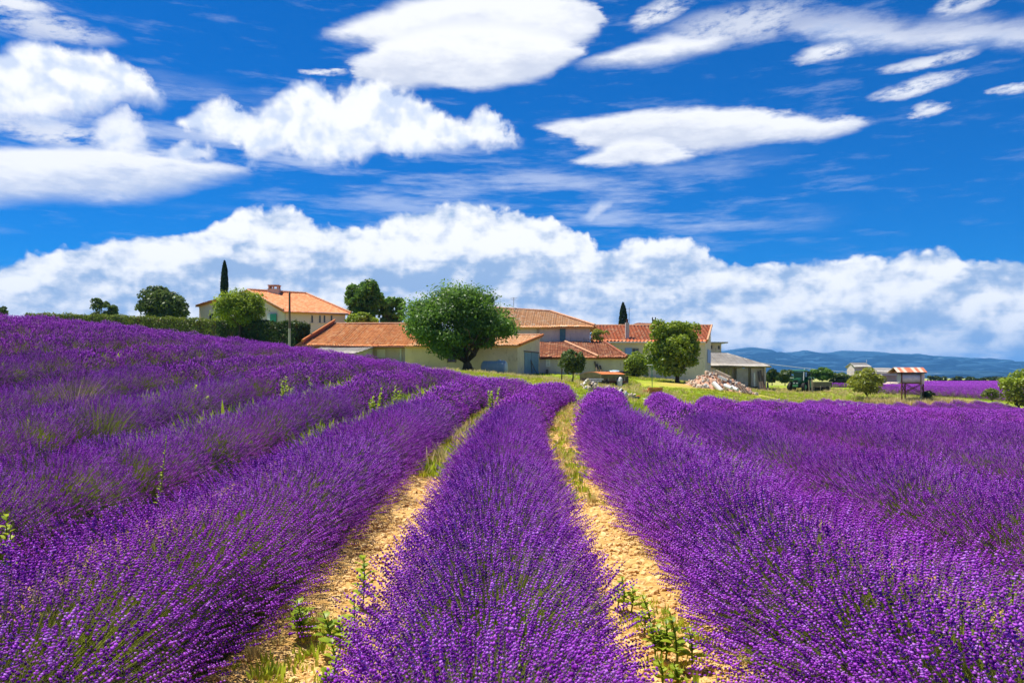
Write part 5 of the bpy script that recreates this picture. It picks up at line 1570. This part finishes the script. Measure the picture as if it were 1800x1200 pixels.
MB().box((pa + pb_ + dv * .9) / 2 + Vector((.3, .5, zb1 - .06)), (3.1, 1.7, .12), .2).build('floor_frame', M['rust'], TR)
for f0 in (.2, .75):
    w_ = pb_ + dv * f0 + Vector((0, .12, 0)); w_.z = gz(w_.x, w_.y) + .28
    MB().tube([w_ + Vector((0, -.1, 0)), w_ + Vector((0, .1, 0))], .28, 14).build('wheel', M['rubber'], TR)
# pale thing in its doorway
dp = pb_ + dv * .76 + Vector((0, -.1, 0)); dp.z = gz(dp.x, dp.y)
MB().tube([dp, dp + Vector((0, 0, .5)), dp + Vector((.05, 0, .7)), dp + Vector((.03, 0, .82))], [.18, .22, .16, .06], 10).build('pale_sack', M['white'], label='pale sack standing in the open side of the old trailer', cat='sack')
# heap on the lean-to ground behind the trailer
for i, (px_, py_, w_, h_, mt, lb) in enumerate(((1068, 650, .55, .28, 'black', 'left'), (1079, 649.5, .6, .34, 'steel', 'middle'), (1092, 651, .7, .22, 'black', 'right'))):
    c_ = W3(px_, py_, 64); r_ = np.random.default_rng(i)
    me_ = pebble(200 + i, 2); me_.materials.append(M[mt]); o = bpy.data.objects.new('tarpaulin_bundle', me_); o.scale = (w_, .5, h_)
    o.location = (c_.x, 64, c_.z - h_ * .6); link(o)
    tag(o, 'dark tarpaulin bundle heaped above the orange trailer top, %s of three' % lb, 'bundle', 'tarpaulin bundles behind the trailer')
sb = W3(1079, 660, 64.4); MB().box((sb.x, 64.6, (sb.z + gz(sb.x, 64.6)) / 2 - .05), (2.3, .9, sb.z - gz(sb.x, 64.6))).build('stacked_pallets', M['wood'], label='low dark stack behind the trailer that carries the bundles', cat='pallet stack')

# ------------------------------------------------------------------ scrap heap before the trailer
def rock(px, py, Y, s, mt, label, seed, name='stone_block', cat='stone', group=None, sink=.3, flat=1.0):
    me_ = pebble(seed, 2); me_.materials.append(M[mt]); o = bpy.data.objects.new(name, me_)
    c_ = W3(px, py, Y); o.scale = (s, s * .8, s * flat); o.rotation_euler = (0, 0, seed * 1.3)
    o.location = (c_.x, Y, gz(c_.x, Y) + s * flat * .35); link(o)
    return tag(o, label, cat, group)
SC = empty('stone_heap', (XY(1040, 47)[0], 47, gz(XY(1040, 47)[0], 47)), 'small heap of pale and dark stones just before the left end of the old trailer', 'stone heap')
hr = np.random.default_rng(91)
sm = [pebble(300 + i, 1) for i in range(4)]
sm2 = []
for i, m0 in enumerate(sm):
    m0.materials.append(M[('white', 'rubble_a', 'dark', 'rubble_a')[i]]); sm2.append(m0)
for i in range(46):
    f = hr.random(); X = XY(1024 + 30 * f, 47)[0] + hr.normal(0, .05); Y = 47 + hr.normal(0, .5)
    z = gz(X, Y) + hr.random() * .62 * (1 - abs(f - .5) * 1.1)
    o = bpy.data.objects.new('stone', sm2[hr.choice(4, p=[.12, .38, .12, .38])]); s = hr.uniform(.08, .19)
    o.scale = (s * 1.3, s, s); o.rotation_euler = tuple(hr.uniform(0, 3, 3)); o.location = Vector((X, Y, z)) - Vector(SC.location); link(o, SC)
c_ = W3(1046, 668, 47.4); c_.z = gz(c_.x, 47.4) + .62; MB().box(c_, (.9, .5, .08), .2).box(c_ + Vector((0, 0, -.12)), (.7, .45, .06), .1).build('slab', M['white'], SC)
SC2 = empty('scrap_heap', (XY(1078, 46)[0], 46, gz(XY(1078, 46)[0], 46)), 'low mixed scrap and pale stones right of the small stone heap', 'scrap heap')
for i in range(60):
    f = hr.random(); X = XY(1062 + 55 * f, 46)[0]; Y = 45.5 + hr.normal(0, .5)
    z = gz(X, Y) + hr.random() * (.42 - .15 * f)
    o = bpy.data.objects.new('stone', sm2[hr.choice(4, p=[.12, .36, .16, .36])]); s = hr.uniform(.06, .17)
    o.scale = (s * 1.3, s, s); o.rotation_euler = tuple(hr.uniform(0, 3, 3)); o.location = Vector((X, Y, z)) - Vector(SC2.location); link(o, SC2)
rock(1072, 675, 46.5, .20, 'white', 'pale flat stone topping the scrap heap below the trailer doorway', 5, flat=.5)
rock(1104, 676, 46, .24, 'rubble_a', 'rounded pale boulder at the right of the scrap heap', 8)
rock(1116, 686, 44.5, .30, 'black', 'black sack slumped at the right foot of the scrap heap', 12, 'black_sack', 'sack', flat=.8)
rock(1110, 683, 45, .24, 'black', 'second black sack, partly behind the boulder of the scrap heap', 13, 'black_sack', 'sack', flat=.8)
rock(1122, 681, 46.5, .18, 'clay', 'orange broken clay piece on the right of the scrap heap', 15, 'clay_pot', 'pot')
for i, (px_, py_, w_) in enumerate(((1135, 689, .28), (1143, 687, .32), (1150, 688, .25), (1131, 691, .2))):
    rock(px_, py_, 45.5, w_, 'white', 'pale flat rock at the end of the green path, %s of four' % ('second from left', 'third from left', 'rightmost', 'leftmost')[i], 20 + i, 'flat_rock', 'rock', 'pale rocks at the end of the green path', flat=.45)
# stack of orange clay tiles
cs = Vector((*XY(1148, 54), 0)); cs.z = gz(cs.x, cs.y)
TS = empty('clay_tile_stack', cs, 'stack of orange clay tiles on the lawn right of the scrap heap', 'tile stack')
tm = MB().box((0, 0, 0), (.30, .40, .045)).build('tile', M['clay'], TS); tm_me = tm.data; tm_me.transform(Matrix.Translation(Vector(TS.location)))
first = True
for lx in range(4):
    for lz in range(9 - (lx == 0) * 3):
        o = tm if first else tm.copy()
        if not first: link(o); o.parent = TS
        first = False
        o.location = (lx * .32 - .5 + hr.normal(0, .015), hr.normal(0, .03), .03 + lz * .055); o.rotation_euler = (0, 0, hr.normal(0, .05))
MB().box(cs + Vector((-.9, .1, .07)), (.5, .4, .14), .4).build('loose_bricks', M['clay'], label='few reddish bricks lying left of the clay tile stack', cat='bricks')

# green T-shaped post
tp = Vector((*XY(1146.5, 62), 0)); tp.z = gz(tp.x, tp.y); zt_ = W3(0, 641.5, 62).z
TPo = empty('clothes_post', tp, 'thin pale green T-shaped post standing before the garden bushes', 'post')
MB().tube([tp - Vector((0, 0, .1)), Vector((tp.x - .03, tp.y, zt_))], .028, 7).build('upright', M['green_pale'], TPo)
MB().tube([Vector((tp.x - .42, tp.y, zt_)), Vector((tp.x + .05, tp.y, zt_ + .01))], .022, 6).build('crossbar', M['white_metal'], TPo)

# ------------------------------------------------------------------ rubble pile
rp = np.random.default_rng(33)
rc = Vector((*XY(1266, 66), 0)); rc.z = gz(rc.x, rc.y)
RP = empty('rubble_pile', rc, 'long pile of pale and reddish rubble with a slanting beam, beside the bright green tree', 'rubble pile')
def pile_h(f, g): # f 0..1 along photo x 1212..1318, g -1..1 in depth
    h = np.interp(f, [0, .12, .3, .42, .55, .7, .85, 1], [.2, .6, 1.25, 1.35, 1.0, .95, .6, 0.1])
    return h * max(0, 1 - g * g)
mm = MB(); nx_, ny_ = 22, 9; V = []
for i in range(nx_ + 1):
    for j in range(ny_ + 1):
        f = i / nx_; g = -1 + 2 * j / ny_
        X = XY(1210 + 108 * f, 66)[0]; Y = 66 + g * 2.2
        V.append(Vector((X, Y, gz(X, Y) - .05 + pile_h(f, g) * .85 * (1 if 0 < i < nx_ else 0) + rp.normal(0, .04))))
mm.poly(V, [(i * (ny_ + 1) + j, (i + 1) * (ny_ + 1) + j, (i + 1) * (ny_ + 1) + j + 1, i * (ny_ + 1) + j + 1) for i in range(nx_) for j in range(ny_)])
mm.build('earth_core', M['rubble_b'], RP, kind='stuff')
ms = []
for i in range(8):
    m0 = pebble(400 + i, 1); m0.materials.append(M['rubble_a' if i < 3 else 'rubble_b' if i < 6 else 'wood_pale' if i < 7 else 'concrete']); ms.append(m0)
for i in range(290):
    f = rp.random(); g = rp.uniform(-1, .35)
    X = XY(1212 + 105 * f, 66)[0] + rp.normal(0, .1); Y = 66 + g * 2.2
    z = gz(X, Y) + pile_h(f, g) * .9
    s = rp.uniform(.07, .20) if rp.random() < .85 else rp.uniform(.2, .30)
    o = bpy.data.objects.new('stone', ms[rp.integers(0, 8)])
    o.scale = (s * 1.25, s, s * .9); o.rotation_euler = tuple(rp.uniform(0, 3.1, 3)); o.location = Vector((X, Y, z)) - Vector(RP.location); link(o, RP)
a_ = W3(1258, 652, 65.6); c_ = W3(1284, 664, 64.6)
MB().box((a_ + c_) / 2, (.20, .22, (a_ - c_).length), M=(a_ - c_).to_track_quat('Z', 'Y').to_matrix()).build('slanting_beam', M['wood_pale'], RP)
a_ = W3(1262, 661, 64.2); c_ = W3(1278, 668, 63.8)
MB().box((a_ + c_) / 2, (.10, .2, (a_ - c_).length), M=(a_ - c_).to_track_quat('Z', 'Y').to_matrix()).build('slanting_plank', M['white'], RP)
for (p, q, r_, mt, nm, lb) in (((1254, 673), (1269, 688), .20, 'white', 'concrete_pipe', 'pale round concrete pipe lying at the near foot of the rubble pile'),
                          ((1274, 677), (1286, 682), .15, 'white_metal', 'metal_sheet_roll', 'grey metal roll on the front slope of the rubble pile'),
                          ((1287, 681), (1297, 685), .14, 'white_metal', 'metal_sheet_roll', 'short grey metal roll low at the right front of the rubble pile')):
    a_ = W3(*p, 63.6); c_ = W3(*q, 62.9)
    MB().tube([a_, c_], [r_, r_], 12).build(nm, M[mt], label=lb, cat='pipe' if 'pipe' in nm else 'metal roll')
for i, (p, q) in enumerate((((1300, 674), (1312, 690)), ((1304, 677), (1318, 688)), ((1296, 676), (1308, 684)))):
    a_ = W3(*p, 64.5); c_ = W3(*q, 63.4); c_.z = gz(c_.x, c_.y) + .04
    MB().box((a_ + c_) / 2, (.12, .08, (a_ - c_).length), M=(a_ - c_).to_track_quat('Z', 'Y').to_matrix()).build('broken_board', M['wood'],
        label='dark broken board on the right end of the rubble pile, %s of three' % ('middle', 'rightmost', 'upper left')[i], cat='board', group='broken boards on the rubble')

# ------------------------------------------------------------------ tractor
tb = Vector((*XY(1404, 97), 0)); tb.z = gz(tb.x, tb.y); sc = 1.0
TC = empty('tractor', tb, 'green tractor with a glazed cab parked on the grass, facing the camera', 'tractor', rz=R(-33))
Rz = Matrix.Rotation(R(-33), 3, 'Z')
def L(x, y, z): return tb + Rz @ Vector((x, y, z))
def lbox(c, d, name, mt, parent=TC, bev=.03): 
    return MB().box(L(*c), d, R(-33)).build(name, M[mt], parent, bevel=bev)
bn = MB()
prof = [(-.36, .95), (-.36, 1.35), (-.28, 1.52), (.28, 1.52), (.36, 1.35), (.36, .95)]
bn.prism([L(x, -1.5, z) for x, z in prof], Rz @ Vector((0, 1.7, .12)))
bn.build('bonnet', M['green_car'], TC, bevel=.04)
MB().box(L(0, -.7, 1.56), (.5, 1.4, .04), R(-33)).build('sunlit_bonnet_top', M['green_pale'], TC)  # lighter sheet paints the sun falling on the bonnet
lbox((0, -1.53, 1.22), (.52, .04, .28), 'grille', 'black', bev=.01)
for s in (-1, 1): lbox((s * .18, -1.56, 1.0), (.2, .05, .11), 'headlight', 'white_metal', bev=.01)
lbox((0, -1.62, .68), (.62, .3, .26), 'front_weight', 'green_pale')
lbox((0, -.7, .62), (.5, 2.0, .4), 'chassis', 'black')
# cab: pillars, roof, glass
for s in (-1, 1):
    MB().tube([L(s * .62, .25, 1.2), L(s * .60, .32, 2.45)], .045, 6).build('cab_pillar', M['green_car'], TC)
    MB().tube([L(s * .70, 1.5, 1.2), L(s * .64, 1.4, 2.45)], .045, 6).build('cab_pillar', M['green_car'], TC)
    lbox((s * .66, .9, 1.8), (.02, 1.05, 1.1), 'side_window', 'glass', bev=0)
    lbox((s * .60, .2, 1.3), (.16, .25, .5), 'cab_corner', 'green_car')
def cabglass():
    m, b = new_mat('green_tinted_windscreen', .1, .5); b.inputs['Base Color'].default_value = (.02, .09, .07, 1); return m
M['screen'] = cabglass()
lbox((0, .27, 1.9), (1.1, .02, 1.0), 'windscreen', 'screen', bev=0)
lbox((0, 1.46, 1.85), (1.2, .02, 1.1), 'rear_window', 'glass', bev=0)
lbox((0, .86, 2.53), (1.5, 1.6, .16), 'cab_roof', 'green_pale', bev=.06)
lbox((0, .9, 1.0), (1.1, 1.2, .5), 'cab_floor', 'green_car')
MB().tube([L(.56, .05, 1.3), L(.60, .1, 2.35)], .06, 8).build('exhaust', M['white_metal'], TC)
MB().tube([L(.5, .8, 2.6), L(.5, .8, 2.78)], .07, 8).build('beacon', M['white_metal'], TC)
for s in (-1, 1):
    for (wy, wr, ww, wx) in ((-1.0, .52, .34, .80), (1.05, .82, .46, .88)):
        c0_ = L(s * wx, wy, wr); ax_ = Rz @ Vector((s, 0, 0))
        wo_ = MB().tube([c0_ - ax_ * ww / 2, c0_ - ax_ * ww * .4, c0_ + ax_ * ww * .4, c0_ + ax_ * ww / 2], [wr * .86, wr, wr, wr * .86], 24).build('wheel', M['rubber'], TC)
        rim = MB().tube([Vector((0, 0, 0)), Rz @ Vector((s * .05, 0, 0))], [wr * .55, wr * .5], 16).build('rim', M['green_pale'], None)
        rim.parent = wo_; rim.location = Matrix.Rotation(-R(-33), 3, 'Z') @ (c0_ + ax_ * ww / 2 - Vector((0, 0, wr * .5)) - tb)
    fd = MB()
    for i in range(7):
        a0 = math.pi * (.12 + .76 * i / 7); a1 = math.pi * (.12 + .76 * (i + 1) / 7)
        am_ = (a0 + a1) / 2
        fd.box(L(s * .88, 1.05 - math.cos(am_) * .92, .82 + math.sin(am_) * .92), (.5, .36, .04), M=Rz @ Matrix.Rotation(math.pi / 2 - am_, 3, 'X').inverted())
    fd.build('mudguard', M['green_car'], TC)
    MB().tube([L(s * .62, .3, 2.0), L(s * .98, .2, 2.05)], .015, 5).box(L(s * 1.0, .2, 2.0), (.16, .04, .3), R(-33)).build('mirror', M['black'], TC)
# implement with posts at its right
im = Vector((*XY(1438, 98), 0)); im.z = gz(im.x, im.y)
IM = empty('farm_implement', im, 'low dark farm implement standing right behind the tractor', 'implement')
MB().box(im + Vector((.3, 0, .50)), (2.2, 1.0, .10), .1).build('deck', M['wood'], IM)
MB().box(im + Vector((-.2, .1, .25)), (1.1, .8, .4), .1).build('body', M['black'], IM)
for s in (-.7, .1, 1.3): MB().box(im + Vector((s, -.5, .30)), (.08, .08, .7)).build('post', M['wood_pale'], IM)
for s in (-1, 1): MB().tube([im + Vector((.9, s * .5, .3)), im + Vector((.9, s * .62, .3))], .3, 14).build('wheel', M['rubber'], IM)
for i, (px_, y0_, lb) in enumerate(((1421.5, 668, 'leaning by the right front wheel'), (1427, 667, 'thicker, right of the tractor'))):
    a_ = W3(px_, y0_, 95.0); g_ = gz(a_.x, 95)
    MB().tube([(a_.x + .1, 95, g_ - .1), (a_.x, 95, a_.z)], .07 + i * .03, 6).build('wooden_stake', M['wood_pale'], label='pale wooden stake %s of the tractor' % ('by the front wheel' if i == 0 else 'just right of the right wheel'), cat='stake')
# low brown wall
fw0, fw1 = XY(1430, 112), XY(1463, 112)
BW = empty('low_wall', (fw0[0], 112, gz(*fw0)), 'low reddish brown wall behind the implement and the tractor', 'wall')
MB().box(((fw0[0] + fw1[0]) / 2, 112.2, gz(*fw0) + .30), (fw1[0] - fw0[0], .3, .8)).build('masonry', M['plywood'], BW)
MB().box(((fw0[0] + fw1[0]) / 2, 112.2, gz(*fw0) + .735), (fw1[0] - fw0[0] + .1, .4, .08)).build('coping', M['rubble_a'], BW)

# ------------------------------------------------------------------ far sheds
FS = empty('far_shed', (*XY(1530, 160), gz(*XY(1530, 160))), 'far grey shed with a square gabled tower at its left end', 'shed')
y1_ = 160.0
f0, f1 = XY(1502, y1_)[0], XY(1526, y1_)[0]; zf = gz(f0, y1_) - .5; zk = W3(0, 644, y1_).z; zk2 = W3(0, 637.5, y1_ + 1.5).z
walls(FS, [(f0, y1_), (f1, y1_), (f1, y1_ + 3.6), (f0, y1_ + 3.6)], [zk, zk, zk, zk], M['wall_grey'], {1: (f1, y1_ + 1.8, zk2 - .1), 3: (f0, y1_ + 1.8, zk2 - .1)}, name='tower_wall')
roof_plane('tower_roof', (f0 - .2, y1_ - .2, zk), (f1 + .5, y1_ - .2, zk), (f0 - .1, y1_ + 1.8, zk2), (f1 + .3, y1_ + 1.8, zk2), M['concrete'], FS, pitch=.3, amp=.03, course=1.5)
roof_plane('tower_roof', (f1 + .5, y1_ + 3.8, zk), (f0 - .2, y1_ + 3.8, zk), (f1 + .3, y1_ + 1.8, zk2), (f0 - .1, y1_ + 1.8, zk2), M['concrete'], FS, pitch=.3, amp=.03, course=1.5)
f2 = XY(1583, y1_)[0]; zm1 = W3(0, 653.5, y1_).z; zm2 = W3(0, 646.5, y1_ + 5).z
walls(FS, [(f1 + .3, y1_ + .5), (f2, y1_ + .5), (f2, y1_ + 5), (f1 + .3, y1_ + 5)], [zm1 - .1, zm1 - .1, zm2 - .1, zm2 - .1], M['wall_beige'])
roof_plane('roof', (f1 + .2, y1_, zm1), (f2 + .3, y1_, zm1), (f1 + .9, y1_ + 5.2, zm2), (f2 + .3, y1_ + 5.2, zm2), M['concrete'], FS, pitch=.3, amp=.03, course=1.5)
MB().box(((XY(1546, y1_)[0] + XY(1581, y1_)[0]) / 2, y1_ - .4, W3(0, 658.5, y1_).z), (XY(1581, y1_)[0] - XY(1546, y1_)[0], 1.4, .16)).build('white_canopy', M['white'], FS)
MB().tube([(f1 + .5, y1_ + 1.8, zk2), (f1 + .5, y1_ + 1.8, zk2 + .6)], .06, 5).build('vent_pipe', M['white_metal'], FS)
tree_s = [(1556, 'pale'), (1572, 'pale')]
for i, (px_, w_) in enumerate(((1541, 1.3), (1551, 1.6), (1568, 1.9))):
    c_ = XY(px_, 150); me_ = pebble(500 + i, 2); me_.materials.append(M['rubble_a']); o = bpy.data.objects.new('straw_heap', me_); o.scale = (w_, 1.3, .9 + .25 * i)
    o.location = (c_[0], 150, gz(*c_) + .5); link(o); tag(o, 'pale heap before the far shed, %s of three' % ('leftmost', 'middle', 'rightmost')[i], 'heap', 'pale heaps before the far shed')

# raised tank under a striped rusty roof
TYy = 80.0
K = empty('raised_tank', (XY(1604, TYy)[0], TYy, gz(XY(1604, TYy)[0], TYy)), 'white tank raised on rusty cross braced legs under a red and cream striped tin roof', 'tank')
zr0, zr1 = W3(0, 654.5, TYy).z, W3(0, 646, TYy + 1).z
rx0, rx1 = XY(1577, TYy)[0], XY(1630, TYy)[0]
nst = 9
def stripe(i): return 'orange_sheet' if i in (1, 3, 4, 6, 8) else 'white'
M['rust_red'] = mottled('rusty_red_tin', (.45, .12, .06), (.55, .20, .10), 3, .8, (.5, .34, .24), 20, .1, .01)
M['tin_cream'] = mottled('cream_tin', (.58, .42, .32), (.68, .54, .42), 3, .8, (.5, .25, .15), 20, .1, .01)
for i in range(nst):
    a = rx0 + (rx1 - rx0) * i / nst; b = rx0 + (rx1 - rx0) * (i + 1) / nst
    m_ = MB(); sh = .10
    for sgn in (-1, 1):
        y_e = TYy - .05 if sgn < 0 else TYy + 2.2
        m_.poly([(a, y_e, zr0 - (0 if sgn < 0 else .02)), (b, y_e, zr0), (b + sh, TYy + 1, zr1), (a + sh, TYy + 1, zr1),
                 (a, y_e, zr0 + .03), (b, y_e, zr0 + .03), (b + sh, TYy + 1, zr1 + .03), (a + sh, TYy + 1, zr1 + .03)],
                [(3, 2, 1, 0), (4, 5, 6, 7), (0, 1, 5, 4), (1, 2, 6, 5), (2, 3, 7, 6), (3, 0, 4, 7)])
    m_.build('roof_sheet', M['rust_red' if stripe(i) == 'orange_sheet' else 'tin_cream'], K, label='red rusty roof sheet' if stripe(i) == 'orange_sheet' else 'cream roof sheet')
tz0, tz1 = W3(0, 674, TYy).z, W3(0, 656, TYy).z; tr_ = (tz1 - tz0) / 2; tcx = (XY(1584, TYy)[0], XY(1624, TYy)[0])
MB().tube([(tcx[0], TYy + .55, tz0 + tr_), (tcx[0] + .06, TYy + .55, tz0 + tr_), (tcx[1] - .06, TYy + .55, tz0 + tr_), (tcx[1], TYy + .55, tz0 + tr_)], [tr_ * .82, tr_, tr_, tr_ * .82], 24).build('tank_body', M['white_metal'], K, sm=False)
MB().box((XY(1625.5, TYy)[0], TYy + .9, (tz0 + tz1) / 2 - .03), (.22, 1.3, tz1 - tz0 + .05)).build('end_board', M['white'], K)
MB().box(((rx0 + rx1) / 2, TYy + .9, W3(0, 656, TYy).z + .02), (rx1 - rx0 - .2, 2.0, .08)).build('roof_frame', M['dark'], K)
lgs = {}
for nm, px_, yy_ in (('fl', 1585, TYy), ('fr', 1619, TYy), ('bl', 1591, TYy + 1.8), ('br', 1623, TYy + 1.8)):
    X = XY(px_, yy_)[0]; g_ = gz(X, yy_); lgs[nm] = (X, yy_, g_)
    MB().box((X, yy_, (g_ - .2 + zr0) / 2), (.10, .10, zr0 - g_ + .2)).build('leg', M['rust'] if nm != 'fr' else M['wood_pale'], K)
zc, zd = tz0 - .02, tz0 - .95
for a, b in (('fl', 'fr'), ('bl', 'br'), ('fl', 'bl'), ('fr', 'br')):
    pa_, pb2 = Vector((*lgs[a][:2], 0)), Vector((*lgs[b][:2], 0))
    MB().tube([pa_ + Vector((0, -.02, zc)), pb2 + Vector((0, -.02, zd))], .035, 5).build('brace', M['rust'], K)
    MB().tube([pa_ + Vector((0, .02, zd)), pb2 + Vector((0, .02, zc))], .035, 5).build('brace', M['rust'], K)
    MB().box((pa_ + pb2) / 2 + Vector((0, 0, zc + .05)), ((pb2 - pa_).length, .09, .12), math.atan2((pb2 - pa_).y, (pb2 - pa_).x)).build('rail', M['rust'], K)

# power line over the yard (far, thin)
pa_ = W3(1325, 636, 118); pb2 = W3(1560, 656, 150)
pl0 = [pa_.lerp(pb2, t) - Vector((0, 0, .35 * math.sin(math.pi * t))) for t in np.linspace(0, 1, 14)]
MB().tube(pl0, .035, 4).build('power_line', M['white_metal'], label='thin pale cable crossing before the mountains, over the tractor', cat='cable')
# lane at the back of the yard
lv = []
for x in np.linspace(9.5, 20.5, 23):
    yc = 84.3 - (x - 9.5) * .55
    for d in (-1.0, 0, 1.0): lv.append((x, yc + d, gz(x, yc + d) + .03))
id_ = np.arange(23 * 3).reshape(23, 3)
me_ = fast_mesh('lane', np.array(lv), np.stack([id_[:-1, :-1], id_[1:, :-1], id_[1:, 1:], id_[:-1, 1:]], -1).reshape(-1, 4), None, True)
me_.materials.append(M['lane']); tag(link(bpy.data.objects.new('farm_lane', me_)), kind='structure')
# white daisies among the right rows
dm = MB(); dr2 = np.random.default_rng(4)
for i in range(38):
    px_ = 1470 + 75 * dr2.random(); Y = 28 + (px_ - 1470) * .10 + dr2.normal(0, .9)
    X = XY(px_, Y)[0]; z = gz(X, Y) + .78 + dr2.normal(0, .04)
    dm.tube([(X, Y, z), (X + .004, Y - .006, z + .02)], [.014, .010], 6)
dm.build('white_wildflowers', M['white'], label='sprinkle of small white wildflowers among the right hand rows', cat='wildflowers', kind='stuff')

# ------------------------------------------------------------------ air
hz = MB().box((0, 5500, 140), (30000, 19000, 400)).build('haze', M['white'], kind='stuff')
m = bpy.data.materials.new('haze_air'); m.use_nodes = True; m.node_tree.nodes.clear()
v = m.node_tree.nodes.new('ShaderNodeVolumePrincipled'); v.inputs['Color'].default_value = (.16, .50, 1, 1)
v.inputs['Density'].default_value = HAZE; v.inputs['Anisotropy'].default_value = 0.0
o_ = m.node_tree.nodes.new('ShaderNodeOutputMaterial'); m.node_tree.links.new(v.outputs[0], o_.inputs['Volume'])
hz.data.materials.clear(); hz.data.materials.append(m)
